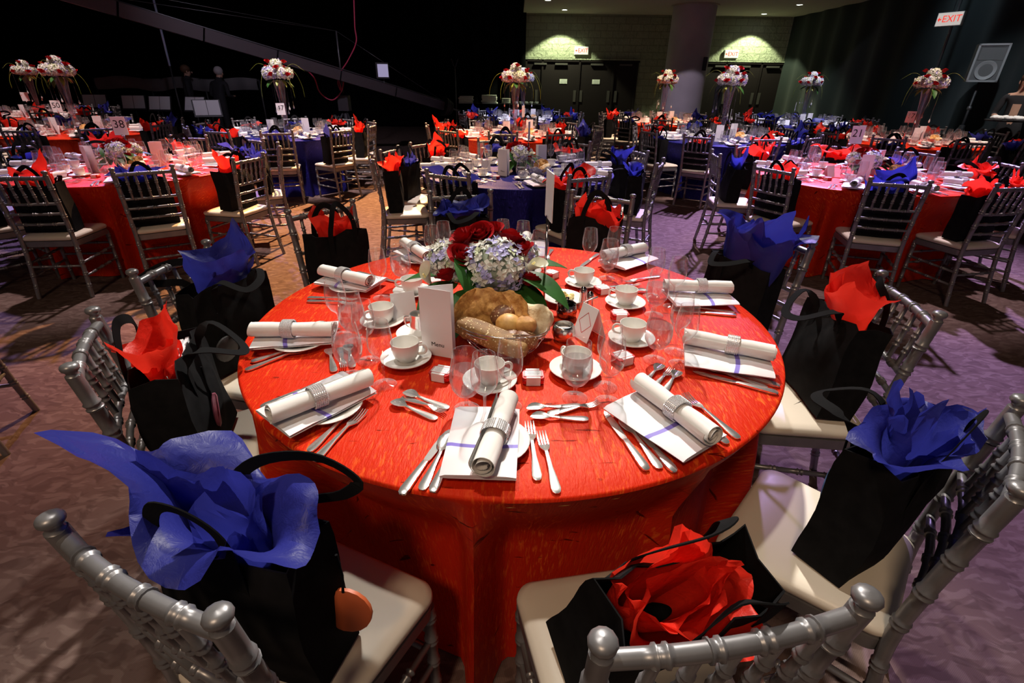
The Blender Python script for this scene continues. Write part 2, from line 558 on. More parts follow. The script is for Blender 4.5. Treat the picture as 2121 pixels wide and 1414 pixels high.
def kit(name, cat, parts):
    """parts: (name, mesh, loc, rot, scale, [sub-parts]); a single mesh makes the thing itself that mesh"""
    return dict(name=name, cat=cat, parts=parts)

def put(k, loc, rot, label, group=None, sc=None, extra=None):
    if hasattr(rot, '__len__') is False:
        rot = (0, 0, rot)
    if not isinstance(k['parts'], list):
        o = ob(k['name'], k['parts'], None, loc, rot, sc)
        return tag(o, label, k['cat'], group)
    t = ob(k['name'], None, None, loc, rot, sc)
    t.empty_display_size = .05
    tag(t, label, k['cat'], group)
    for p in list(k['parts']) + list(extra or []):
        q = list(p) + [(0, 0, 0), (0, 0, 0), None, []][len(p) - 2:]
        o = ob(q[0], q[1], t, q[2], q[3], q[4])
        for s in q[5]:
            u = list(s) + [(0, 0, 0), (0, 0, 0), None][len(s) - 2:]
            ob(u[0], u[1], o, u[2], u[3], u[4])
    return t

_txt = {}
def text_mesh(body, size, m, ext=.0004):
    key = (body, size, m)
    if key in _txt:
        return _txt[key]
    c = bpy.data.curves.new('lettering', 'FONT')
    c.body, c.size, c.align_x, c.align_y, c.extrude = body, size, 'CENTER', 'CENTER', ext
    c.resolution_u = 3
    o = bpy.data.objects.new('lettering', c)
    COL.objects.link(o)
    bpy.context.view_layer.update()
    me = bpy.data.meshes.new_from_object(o.evaluated_get(bpy.context.evaluated_depsgraph_get()))
    bpy.data.objects.remove(o)
    bpy.data.curves.remove(c)
    me.materials.clear()
    me.materials.append(MT[m])
    _txt[key] = me
    return me
UP = (R_(90), 0, 0)

# ------------------------------------------------------------------ chair
def bamboo(path, r0, r1, nodes, n=10, h=.0035):
    """a round rail along a path with the double rings of a bamboo joint at the given fractions"""
    P = [Vector(p) for p in path]
    L = [0.]
    for a, b in zip(P, P[1:]):
        L.append(L[-1] + (b - a).length)
    tot = L[-1]
    def at(d):
        d = min(max(d, 0), tot)
        for i in range(len(P) - 1):
            if d <= L[i + 1] + 1e-9:
                return P[i].lerp(P[i + 1], (d - L[i]) / max(L[i + 1] - L[i], 1e-9))
        return P[-1]
    ds = [(l, 0.) for l in L]
    for nd in nodes:
        c = nd * tot
        ds += [(c - .012, 0.), (c - .009, h), (c - .006, h), (c - .0035, .15 * h), (c + .0035, .15 * h), (c + .006, h), (c + .009, h), (c + .012, 0.)]
    ds = sorted(d for d in ds if 0 <= d[0] <= tot)
    return [at(d) for d, _ in ds], [r0 + (r1 - r0) * d / tot + e for d, e in ds]

def make_chair():
    def bar(path, r0, r1, nodes, name, n=10):
        p, r = bamboo(path, r0, r1, nodes)
        return MB().tube(p, r, n).build(name, 'silver_paint', 50)
    parts = []
    for sx in (-1, 1):
        path = catmull([(.186 * sx, -.248, 0), (.180 * sx, -.215, .20), (.176 * sx, -.190, .44), (.180 * sx, -.204, .66), (.186 * sx, -.235, .905)], 5)
        p, r = bamboo(path, .0150, .0165, [.10, .20, .30, .40, .56, .68, .80, .90])
        mb = MB().tube(p, r, 12)
        mb.lathe([(.0165, 0), (.0125, .004), (.0125, .010), (.0185, .016), (.0200, .022), (.0175, .028), (.010, .032), (0, .033)], 12, c=(.186 * sx, -.235, .905))
        parts.append(('back_post', mb.build('back_post', 'silver_paint', 50)))
        path = [(.190 * sx, .185, 0), (.194 * sx, .178, .41)]
        p, r = bamboo(path, .0125, .0155, [.22, .45, .68, .9])
        parts.append(('leg', MB().tube(p, r, 12).build('leg', 'silver_paint', 50)))
    top = catmull([(-.178, -.233, .885), (-.09, -.243, .887), (0, -.247, .888), (.09, -.243, .887), (.178, -.233, .885)], 4)
    parts.append(('top_rail', bar(top, .0135, .0135, [.2, .4, .6, .8], 'top_rail', 12)))
    def yb(z):
        return -.190 - .045 * max(0, (z - .44) / .465) ** 1.5
    for z in (.705, .632, .558):
        pa = catmull([(-.172, yb(z) + .002, z), (0, yb(z) - .010, z), (.172, yb(z) + .002, z)], 4)
        parts.append(('back_rail', bar(pa, .0098, .0098, [.22, .5, .78], 'back_rail')))
    sp = bar([(0, 0, 0), (0, -.030, .178)], .0085, .0085, [.33, .66], 'spindle')
    for i in range(5):
        x = -.118 + .059 * i
        parts.append(('spindle', sp, (x, yb(.705) - .009, .706)))
    # seat frame and cushion
    def outline(inset, z, n=8):
        P = []
        pts = [(.212 - inset, .205 - inset), (-.212 + inset, .205 - inset), (-.188 + inset, -.195 + inset), (.188 - inset, -.195 + inset)]
        for k, (x, y) in enumerate(pts):
            r = .045
            a0 = [0, 90, 180, 270][k]
            cx, cy = x - math.copysign(r, x), y - math.copysign(r, y)
            for j in range(n + 1):
                a = R_(a0 + 90 * j / n)
                P.append((cx + r * math.cos(a), cy + r * math.sin(a), z))
        return P
    fr = MB().loops([outline(.012, .382), outline(.004, .388), outline(.002, .428), outline(.03, .430)], 0, True, True).build('seat_frame', 'silver_paint', 40)
    cu = MB().loops([outline(.014, .4305), outline(.004, .434), outline(-.001, .446), outline(.001, .458), outline(.012, .4665), outline(.035, .4715), outline(.09, .4745), outline(.15, .4755)], 0, True, True).build('seat_cushion', 'ivory_vinyl', 60)
    parts += [('seat_frame', fr), ('seat_cushion', cu)]
    for sx in (-1, 1):
        for z in (.165, .265):
            yb2 = -.248 + (.033 / .2) * min(z, .2) + (.025 / .24) * max(0, z - .2)
            parts.append(('stretcher', bar([(.183 * sx, yb2 + .01, z), (.191 * sx, .180, z + .01)], .0095, .0095, [.25, .5, .75], 'stretcher', 8)))
    parts.append(('stretcher', bar([(-.185, .181, .22), (.185, .181, .22)], .0095, .0095, [.25, .5, .75], 'stretcher', 8)))
    parts.append(('stretcher', bar([(-.185, .182, .31), (.185, .182, .31)], .0095, .0095, [.25, .5, .75], 'stretcher', 8)))
    parts.append(('stretcher', bar([(-.175, -.207, .24), (.175, -.207, .24)], .0095, .0095, [.25, .5, .75], 'stretcher', 8)))
    return kit('ballroom_chair', 'chair', parts)
CHAIR = make_chair()

# ------------------------------------------------------------------ gift bag
BW, BD, BH = .330, .120, .340
def bag_body(seed, slump=0., bulge=.018):
    g = random.Random(seed)
    ph = [g.uniform(0, 6.28) for _ in range(6)]
    def loop(t, inset=0.):
        P = []
        hw, hd = BW / 2 * (1 - .05 * t) - inset, BD / 2 * (1 - .04 * t) - inset
        pts = []
        for k in range(9):
            pts.append((-hw + 2 * hw * k / 8, -hd))
        pts += [(hw - .016 * t * 1.0, 0)]
        for k in range(9):
            pts.append((hw - 2 * hw * k / 8, hd))
        pts += [(-hw + .016 * t, 0)]
        for x, y in pts:
            b = bulge * math.sin(math.pi * min(1, t * .95 + .03)) * math.cos(x / hw * 1.35)
            yy = y + math.copysign(b, y) * (abs(y) > .01)
            yy += .008 * math.sin(9 * x / hw + ph[0] + 4 * t) * t + .006 * math.sin(17 * x + ph[1] + 7 * t)
            xx = x + .006 * math.sin(6 * t + ph[2]) * t
            zz = BH * t * (1 - slump * .25) + (.010 * math.sin(5 * x / hw + ph[3]) if t > .9 else 0)
            yy += slump * .16 * t * t
            P.append((xx, yy, zz))
        return P
    mb = MB()
    lv = [0, .03, .15, .3, .45, .6, .75, .88, 1.]
    mb.loops([loop(t) for t in lv], 0, True, False)
    mb.loops([loop(t, .003) for t in (1., .85, .6)], 0)
    o1, o2 = loop(1.), loop(1., .003)
    mb.loops([o1, o2], 0)
    return mb.build('bag_body', 'bag_black', 35)

def bag_handle(kind, side, seed):
    g = random.Random(seed)
    y = side * (BD / 2 + .012)
    j = lambda a: g.uniform(-a, a)
    if kind == 'up':
        pts = [(-.075, y, .20), (-.075, y, .33), (-.062 + j(.01), y + j(.02), .41), (-.02, y * .8 + j(.03), .468 + j(.015)), (.022, y * .8 + j(.03), .468 + j(.015)), (.064 + j(.01), y + j(.02), .41), (.075, y, .33), (.075, y, .20)]
    elif kind == 'flop':
        o = side
        pts = [(-.075, y, .20), (-.075, y + o * .004, .33), (-.080 + j(.02), y + o * .05, .375), (-.045, y + o * .12, .335 + j(.03)), (.030, y + o * .135, .325 + j(.03)), (.080 + j(.02), y + o * .06, .375), (.075, y + o * .004, .33), (.075, y, .20)]
    else:  # twisted to one side
        pts = [(-.075, y, .20), (-.075, y, .33), (-.02, y + side * .03, .40), (.10, y + side * .05, .43), (.21 + j(.03), y + side * .05, .40), (.17, y + side * .03, .375), (.085, y, .345), (.075, y, .20)]
    P = catmull(pts, 5)
    mb = MB()
    T = [(P[min(i + 1, len(P) - 1)] - P[max(i - 1, 0)]).normalized() for i in range(len(P))]
    side_v = []
    for i, t in enumerate(T):
        nrm = Vector((0, 1, .25)) if kind != 'flop' else Vector((0, .6, .8))
        w = nrm.cross(t)
        side_v.append(w if w.length > .05 else Vector((1, 0, 0)))
    mb.ribbon(P, side_v, .027)
    return mb.build('bag_handle', 'bag_strap', 60)

def tissue(seed, color, w=.17, h=.17, folds=5, droop=.05, ax=1., ay=.62):
    """a square sheet pinched in the bag, its edges flaring up in broad creased petals"""
    g = random.Random(seed)
    off = Vector((seed * 3.7, seed * 1.3, 2.2))
    ph = [g.uniform(0, 6.28) for _ in range(4)]
    rot = g.uniform(0, 1.57)
    seg, rings = 60, 12
    tri = lambda x: abs(((x / math.pi) % 2) - 1) * 2 - 1
    lob = [g.uniform(.55, 1.2) for _ in range(folds)]
    V = []
    for i in range(rings + 1):
        t = i / rings
        for k in range(seg):
            th = 2 * math.pi * k / seg
            a4 = (th + rot) % (math.pi / 2) - math.pi / 4
            s = .80 / max(math.cos(a4), .6) ** 1.3
            ff = th / (2 * math.pi) * folds + ph[0]
            l0, l1 = lob[int(ff) % folds], lob[(int(ff) + 1) % folds]
            am = l0 + (l1 - l0) * (ff % 1)
            crease = tri(folds * th + ph[1])
            if t < .25:
                q = t / .25
                rx, ry, zz = .085 + .035 * q, .026 + .020 * q, .12 * q
            else:
                L = (t - .25) / .75 * s
                fl = w * L ** 1.2 * (1 + .34 * L * crease) * (.55 + .45 * am)
                rx, ry = .12 * (1 - .35 * min(1, L)) + fl, .046 + fl * ay
                zz = .12 + h * L ** .8 * am * (1 + .25 * L * tri((folds - 1) * th + ph[2])) - droop * L ** 2.5
            p = Vector((rx * math.cos(th) * ax, ry * math.sin(th), zz))
            tt = max(0, t - .22) / .78
            n1 = mnoise.noise_vector(p * 9 + off) * .030 * tt
            n2 = mnoise.noise_vector(p * 26 + off) * .009 * tt
            V.append(p + n1 + n2)
    F = []
    for i in range(rings):
        for k in range(seg):
            k2 = (k + 1) % seg
            a, b, c, d = i * seg + k, i * seg + k2, (i + 1) * seg + k2, (i + 1) * seg + k
            F += [(a, b, c), (a, c, d)] if (i + k) % 2 else [(a, b, d), (b, c, d)]
    return MB().add(V, F).build('tissue_paper', color, 24)

BODIES = [bag_body(11), bag_body(12, .25), bag_body(13, .0, .028), bag_body(14, .55)]
HANDLES = {(k, s, q): bag_handle(k, s, 31 * q + s) for k in ('up', 'flop', 'side') for s in (-1, 1) for q in (0, 1)}
TISS = {c: [tissue(100 * ci + s, c + '_tissue', w, h, f, dr) for s, (w, h, f, dr) in enumerate([(.10, .15, 4, .02), (.12, .12, 4, .03), (.08, .17, 3, .0), (.15, .17, 5, .04), (.08, .10, 4, .02), (.09, .20, 3, .0)])] for ci, c in enumerate(('blue', 'red'))}
INNER = {c: [tissue(300 * ci + s + 50, c + '_tissue', w, h, f, 0., ay=.75) for s, (w, h, f) in enumerate([(.045, .13, 6), (.055, .10, 5), (.040, .16, 7)])] for ci, c in enumerate(('blue', 'red'))}
MAG = MB().box((0, 0, .15), (.21, .010, .28)).build('magazine', 'paper_white', 0)
def luggage_tag(m):
    mb = MB()
    mb.tube([(0, 0, 0), (.004, -.004, -.04), (0, -.006, -.075)], .0022, 6, 1)
    mb.lathe([(0, -.006), (.034, -.006), (.040, -.003), (.040, .003), (.034, .006), (0, .006)], 18)
    k = len(mb.v) - 18 * 6
    mb.xf(Matrix.Translation((0, -.008, -.115)) @ Matrix.Rotation(R_(80), 4, 'X'), k)
    return mb.build('luggage_tag', [m, 'bag_strap'], 40)
TAGS = {m: luggage_tag('tag_' + m) for m in ('orange', 'blue', 'pink', 'grey', 'brown')}

def gift_bag(loc, rot, color, label, group, seed, body=None, hk=('up', 'up'), tis=None, tsc=1., second=False, tagc=None, mag=False, tis_off=(0, 0, .215), tis_rot=None, tag_at=(.03, .085, .30)):
    g = random.Random(seed)
    b = BODIES[g.randrange(3) if body is None else body]
    tm = TISS[color][g.randrange(6) if tis is None else tis]
    parts = [('bag_body', b)]
    parts.append(('handle', HANDLES[(hk[0], -1, seed % 2)]))
    parts.append(('handle', HANDLES[(hk[1], 1, (seed + 1) % 2)]))
    parts.append(('tissue_paper', tm, tis_off, tis_rot or (g.uniform(-.12, .12), g.uniform(-.12, .12), g.choice([0, math.pi]) + g.uniform(-.15, .15)), tsc))
    parts.append(('tissue_paper', INNER[color][g.randrange(3)], (tis_off[0] + g.uniform(-.02, .02), tis_off[1], tis_off[2] - .01), (g.uniform(-.12, .12), g.uniform(-.15, .15), g.choice([0, math.pi]) + g.uniform(-.2, .2)), tsc * .9))
    if second:
        parts.append(('tissue_paper', INNER[color][g.randrange(3)], (tis_off[0] - .035, tis_off[1] + .008, tis_off[2] - .015), (g.uniform(-.15, .15), g.uniform(-.3, .3), g.uniform(-.3, .3)), tsc * .9))
    if tagc:
        parts.append(('luggage_tag', TAGS[tagc], tag_at, (0, 0, .2), 1.3))
    if mag:
        parts.append(('magazine', MAG, (-.03, .02, .035), (0, .06, 0)))
        parts.append(('magazine', MAG, (-.05, .032, .03), (0, .03, .05)))
    return put(kit('gift_bag', 'gift bag', parts), loc, rot, label, group)

# ------------------------------------------------------------------ tableware
def wine_glass():
    p = [(.0335, 0), (.034, .0012), (.030, .003), (.012, .0055), (.0048, .010), (.0036, .020), (.0035, .060), (.0042, .080), (.010, .088), (.022, .098), (.0315, .115), (.0345, .132), (.0335, .155), (.0300, .180), (.0272, .197)]
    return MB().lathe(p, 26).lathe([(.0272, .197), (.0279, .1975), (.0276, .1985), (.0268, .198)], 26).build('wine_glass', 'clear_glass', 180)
def goblet_parts():
    p = [(.0345, 0), (.035, .0012), (.031, .003), (.013, .006), (.0060, .011), (.0050, .020), (.0056, .034), (.013, .042), (.027, .052), (.0385, .072), (.0420, .093), (.0405, .118), (.0350, .150), (.0322, .172)]
    w = [(0, .0435), (.012, .0445), (.0255, .0535), (.0372, .073), (.0407, .093), (.0396, .116), (.0385, .122), (0, .122)]
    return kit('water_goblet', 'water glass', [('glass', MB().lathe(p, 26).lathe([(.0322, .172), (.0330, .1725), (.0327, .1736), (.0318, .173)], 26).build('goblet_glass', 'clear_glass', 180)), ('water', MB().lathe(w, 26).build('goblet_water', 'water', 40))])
def cup_parts():
    p = [(.0, .004), (.020, .004), (.022, 0), (.025, 0), (.026, .004), (.034, .012), (.0405, .028), (.0430, .052), (.0435, .062), (.0420, .062), (.0412, .052), (.0385, .028), (.032, .014), (.0, .010)]
    body = MB().lathe(p, 32).build('cup_body', 'porcelain', 50)
    h = MB().tube(catmull([(.040, 0, .052), (.056, 0, .055), (.065, 0, .044), (.060, 0, .028), (.039, 0, .022)], 5), [.0042] * 21, 8).build('cup_handle', 'porcelain', 180)
    return kit('coffee_cup', 'cup', [('cup_body', body), ('handle', h)])
def saucer_mesh(r, d=.018, name='saucer'):
    k = r / .075
    p = [(0, .004), (.030 * k, .004), (.034 * k, .0), (.038 * k, .0), (.042 * k, .005), (.060 * k, d * .7), (.0745 * k, d), (.075 * k, d + .002), (.0735 * k, d + .0032), (.058 * k, d * .7 + .004), (.040 * k, .0085), (.030 * k, .0075), (0, .0075)]
    return MB().lathe(p, 36).build(name, 'porcelain', 50)
GLASS = kit('wine_glass', 'wine glass', wine_glass())
GOBLET = goblet_parts()
CUP = cup_parts()
SAUCER = kit('saucer', 'saucer', saucer_mesh(.078))
PLATE = kit('dinner_plate', 'plate', saucer_mesh(.090, .017, 'dinner_plate'))

def flat_bar(mb, st, m=0):
    """solid strip along +X; st: (x, half width, centre height, thickness, cup)"""
    L = []
    for x, hw, zc, th, cup in st:
        ys = [-1, -.55, 0, .55, 1]
        top = [(x, y * hw, zc + th / 2 + cup * y * y - cup) for y in ys]
        bot = [(x, y * hw, zc - th / 2 + cup * y * y - cup) for y in reversed(ys)]
        L.append(top + bot)
    mb.loops(L, 0, True, True)
    return mb
HANDLE_ST = lambda L: [(0, .004, .0030, .002, 0), (.004, .0085, .0032, .003, -.0008), (.014, .0108, .0034, .0036, -.0012), (.035, .0096, .0040, .0038, -.0012), (.075, .0055, .0060, .0040, -.0008), (L, .0038, .0080, .0038, -.0004)]
def fork(L=.205, k=1.):
    mb = flat_bar(MB(), HANDLE_ST(L * .58) + [(L * .64, .0040, .0086, .003, 0), (L * .70, .0105 * k, .0070, .0022, .0014), (L * .755, .0128 * k, .0048, .002, .0016), (L * .78, .0130 * k, .0042, .002, .0016)])
    for i in range(4):
        y = (-.0105 + .007 * i) * k
        st = [(L * .775, .0021 * k, .0043, .002, 0), (L * .84, .0019 * k, .0040, .002, 0), (L * .92, .0018 * k, .0062, .0018, 0), (L, .0010 * k, .0110, .0014, 0)]
        q = MB()
        flat_bar(q, st)
        q.xf(Matrix.Translation((0, y, 0)))
        mb.add(q.v, q.f)
    return mb.build('fork', 'polished_steel', 50)
def spoon(L=.19, k=1.):
    a = L * .66
    st = HANDLE_ST(L * .60) + [(L * .66, .0040, .0084, .003, 0), (L * .695, .0090 * k, .0074, .0018, .0022), (L * .75, .0165 * k, .0062, .0014, .0050), (L * .82, .0205 * k, .0062, .0013, .0064), (L * .89, .0195 * k, .0064, .0013, .0060), (L * .95, .0140 * k, .0066, .0013, .0036), (L * .99, .0060 * k, .0068, .0012, .0008), (L, .0015, .0069, .001, 0)]
    return flat_bar(MB(), [(x, hw, z + c, th, c) for x, hw, z, th, c in st]).build('spoon', 'polished_steel', 60)
def knife(L=.235):
    mb = flat_bar(MB(), [(0, .004, .0040, .003, 0), (.004, .0085, .0040, .005, -.001), (.016, .0105, .0042, .0066, -.0014), (.05, .0090, .0042, .0066, -.0012), (L * .46, .0064, .0042, .006, -.0008), (L * .48, .0060, .0040, .004, 0)])
    q = MB()
    st = [(L * .475, .0060, .0040, .0026, 0), (L * .52, .0082, .0036, .002, 0), (L * .70, .0098, .0034, .0018, 0), (L * .88, .0092, .0034, .0016, 0), (L * .96, .0060, .0034, .0014, 0), (L, .0010, .0034, .001, 0)]
    flat_bar(q, st)
    mb.add(q.v, q.f)
    return mb.build('knife', 'polished_steel', 50)
FORK, DFORK = kit('dinner_fork', 'fork', fork()), kit('dessert_fork', 'fork', fork(.150, .8))
SPOON, DSPOON = kit('soup_spoon', 'spoon', spoon()), kit('teaspoon', 'spoon', spoon(.150, .82))
KNIFE, BKNIFE = kit('dinner_knife', 'knife', knife()), kit('butter_knife', 'knife', knife(.185))

def napkin_roll():
    """rolled napkin with spiral ends, lying along X, axis at z=.031, with its rhinestone band"""
    L = .262
    mb = MB()
    pr = []
    turns, n = 2.6, 58
    for i in range(n + 1):
        t = i / n
        a = -2 * math.pi * turns * (1 - t) + .4
        r = .010 + .0195 * t
        pr.append((r * 1.06 * math.cos(a), r * .92 * math.sin(a)))
    xs = [-L / 2, -L / 2 + .003, -L / 4, -.02, 0, .02, L / 4, L / 2 - .003, L / 2]
    V, F = [], []
    for ix, x in enumerate(xs):
        pin = .93 if abs(x) < .022 else 1.
        for i, (y, z) in enumerate(pr):
            wob = 1 + .02 * math.sin(3.1 * ix + i * .2)
            V.append((x + .004 * math.sin(i * .35) * (ix in (0, len(xs) - 1)), y * pin * wob, z * pin * wob + .029))
    m = n + 1
    for ix in range(len(xs) - 1):
        for i in range(n):
            F.append((ix * m + i, (ix + 1) * m + i, (ix + 1) * m + i + 1, ix * m + i + 1))
    mb.add(V, F)
    # second layer for thickness of the cloth
    V2 = [(x, y * .94, (z - .029) * .94 + .029) for x, y, z in V]
    o = len(mb.v)
    mb.add(V2, [tuple(reversed(f)) for f in F])
    for ix, s in ((0, 1), (len(xs) - 1, -1)):
        mb.f += [((ix * m + i), (ix * m + i + 1), (o + ix * m + i + 1), (o + ix * m + i))[::s] for i in range(n)]
        mb.m += [0] * n
    roll = mb.build('napkin_cloth', 'napkin_white', 60)
    rb = MB()
    rows, cols, wd = 7, 44, .036
    for a in range(rows):
        for c in range(cols):
            x0, x1 = -wd / 2 + wd * a / rows, -wd / 2 + wd * (a + 1) / rows
            t0, t1 = 2 * math.pi * c / cols, 2 * math.pi * (c + 1) / cols
            P = lambda x, t, r: (x, r * 1.06 * math.cos(t), r * .93 * math.sin(t) + .029)
            tm, xm = (t0 + t1) / 2, (x0 + x1) / 2
            rb.add([P(x0, t0, .0292), P(x1, t0, .0292), P(x1, t1, .0292), P(x0, t1, .0292), P(xm, tm, .0322)], [(0, 1, 4), (1, 2, 4), (2, 3, 4), (3, 0, 4)])
    ring = rb.build('rhinestone_ring', 'rhinestone', 0)
    return kit('napkin_roll', 'napkin', [('napkin_cloth', roll), ('rhinestone_ring', ring, (-.012, 0, 0))])
NAPKIN = napkin_roll()

def program_mesh():
    """folded printed programme: a thick fold along one long side, slightly sprung open"""
    W, D = .250, .165
    mb = MB()
    prof = [(-D / 2, .0075), (-D / 2 + .02, .0100), (0, .0115), (D / 2 - .012, .0095), (D / 2, .0052), (D / 2 - .003, .0012), (D / 2 - .02, .0), (0, .0), (-D / 2, .0006), (-D / 2 + .001, .0022), (0, .0035), (D / 2 - .02, .0040), (0, .0058), (-D / 2 + .001, .0052)]
    xs = [-W / 2, -W / 4, 0, W / 4, W / 2]
    L = [[(x, y, z * (1 + .25 * math.sin(2.2 * i))) for y, z in prof] for i, x in enumerate(xs)]
    mb.loops(L, 0, True, True)
    return mb.build('event_program', 'program_print', 40)
PROGRAM = kit('event_program', 'program', program_mesh())

def tin_box():
    b = MB().rbox((0, 0, .009), (.062, .050, .018), .009, 0).rbox((0, 0, .0205), (.064, .052, .006), .010, 0)
    s = MB().box((0, 0, .0128), (.040, .0530, .0262), 0)
    lab = MB().box((0, 0, .0262), (.038, .046, .0006), 0)
    parts = [('tin_case', b.build('tin_case', 'tin_red', 40)), ('paper_sleeve', s.build('paper_sleeve', 'paper_white', 0)), ('label_card', MB().rbox((0, 0, .0245), (.056, .030, .0022), .004).build('label_card', 'paper_white', 0))]
    rb = MB()
    for y in (-.017, .017):
        rb.box((0, y, .0263), (.050, .0014, .0006))
    for x in (-.025, .025):
        rb.box((x, 0, .0263), (.0014, .034, .0006))
    for k, y in enumerate((-.009, -.003, .003, .009)):
        rb.box((0, y, .0263), (.036 if k % 2 else .030, .0010, .0005), 1)
    parts.append(('label_print', rb.build('label_print', ['red_ink', 'paper_edge'], 0)))
    return kit('mint_tin', 'tin', parts)
TIN = tin_box()

# ------------------------------------------------------------------ flowers
def hydrangea(seed, r=.075, mix_=(.6, .3, .1), n=150, ps=.0155):
    g = random.Random(seed)
    mb = MB()
    mb.ball((0, 0, 0), r * .88, 3, 12, 8)
    ga = math.pi * (3 - 5 ** .5)
    for i in range(n):
        z = 1 - 2 * (i + .5) / n
        if z < -.75:
            continue
        rr = math.sqrt(1 - z * z)
        d = Vector((rr * math.cos(ga * i), rr * math.sin(ga * i), z))
        d = (d + Vector((g.uniform(-.1, .1), g.uniform(-.1, .1), g.uniform(-.1, .1)))).normalized()
        c = d * r * g.uniform(.90, 1.08)
        u = d.orthogonal().normalized()
        u = Matrix.Rotation(g.uniform(0, 6.28), 3, d) @ u
        w = d.cross(u)
        m = 0 if g.random() < mix_[0] else (1 if g.random() < mix_[1] / (mix_[1] + mix_[2] + 1e-9) else 2)
        for k in range(4):
            a = math.pi / 2 * k
            e = u * math.cos(a) + w * math.sin(a)
            f = d.cross(e)
            s = ps * g.uniform(.85, 1.15)
            tilt = g.uniform(.10, .60)
            P = [c + d * .001, c + e * s * .6 + f * s * .48 + d * s * tilt * g.uniform(.2, 1.8), c + e * s * 1.12 + d * s * tilt * g.uniform(-.6, 1.6), c + e * s * .6 - f * s * .48 + d * s * tilt * g.uniform(.2, 1.8)]
            mb.add(P, [(0, 1, 2), (0, 2, 3)], m)
    return mb.build('hydrangea', ['hydrangea_white', 'hydrangea_lilac', 'hydrangea_green', 'hydrangea_core'], 0)

def rose(seed, r=.032):
    g = random.Random(seed)
    mb = MB()
    mb.ball((0, 0, r * .35), r * .42, 0, 8, 6, (1, 1, 1.3))
    for ring, (n, rad, h, op) in enumerate([(3, .42, 1.25, .02), (4, .66, 1.15, .10), (5, .90, .98, .28), (6, 1.08, .78, .55)]):
        for k in range(n):
            a0 = 2 * math.pi * k / n + ring * .7 + g.uniform(-.15, .15)
            sp = 2 * math.pi / n * .72
            def fn(u, v):
                a = a0 + (v - .5) * 2 * sp * (.55 + .45 * math.sin(u * math.pi * .75 + .3))
                q = r * (.28 + (rad - .28) * min(1, u * 1.4)) + r * op * max(0, u - .6) * 1.6
                z = r * (-.35 + (h + .35) * u) - r * .28 * op * max(0, u - .75) * 4 - .10 * r * (2 * v - 1) ** 2 * u
                return (q * math.cos(a), q * math.sin(a), z)
            mb.grid(fn, 4, 5)
    mb.lathe([(.001, -.55 * r), (.22 * r, -.45 * r), (.36 * r, -.2 * r), (.30 * r, 0)], 8, 1)
    return mb.build('rose', ['rose_red', 'leaf_green'], 180)

def leaf(L=.16, w=.05, bend=.5, m='leaf_green', name='leaf', fold=.25):
    mb = MB()
    def fn(u, v):
        wd = w * math.sin(math.pi * min(1, u * .93 + .05)) ** .8 * (1 - .35 * u)
        s = (v - .5) * 2
        a = bend * u
        x = L * (math.sin(a) / bend if abs(bend) > 1e-3 else u)
        z = -L * ((1 - math.cos(a)) / bend if abs(bend) > 1e-3 else 0)
        return (x, s * wd, z + abs(s) * wd * fold)
    mb.grid(fn, 10, 4)
    k = len(mb.v)
    f0 = list(mb.f)
    mb.add([(x, y, z - .0012) for x, y, z in mb.v], [tuple(reversed(f)) for f in f0])
    return mb.build(name, m, 60)

def blade(pts, r=.0022, m='leaf_lime'):
    P = catmull(pts, 6)
    n = len(P)
    return MB().tube(P, [r * (1 - .75 * i / n) for i in range(n)], 5).build('grass_blade', m, 180)

def calla():
    mb = MB()
    def fn(u, v):
        a = 2 * math.pi * v
        q = .006 + .030 * u ** 1.3 * (1 + .35 * math.cos(a))
        return (q * math.cos(a) + .012 * u * u, q * math.sin(a), .085 * u + .022 * u * u * math.cos(a))
    mb.grid(fn, 7, 14)
    mb.tube([(0, 0, .02), (.004, 0, .075)], .0045, 6, 1)
    mb.tube([(0, 0, 0), (-.004, 0, -.05)], .005, 6, 2)
    return mb.build('calla_lily', ['calla_white', 'butter', 'leaf_lime'], 60)

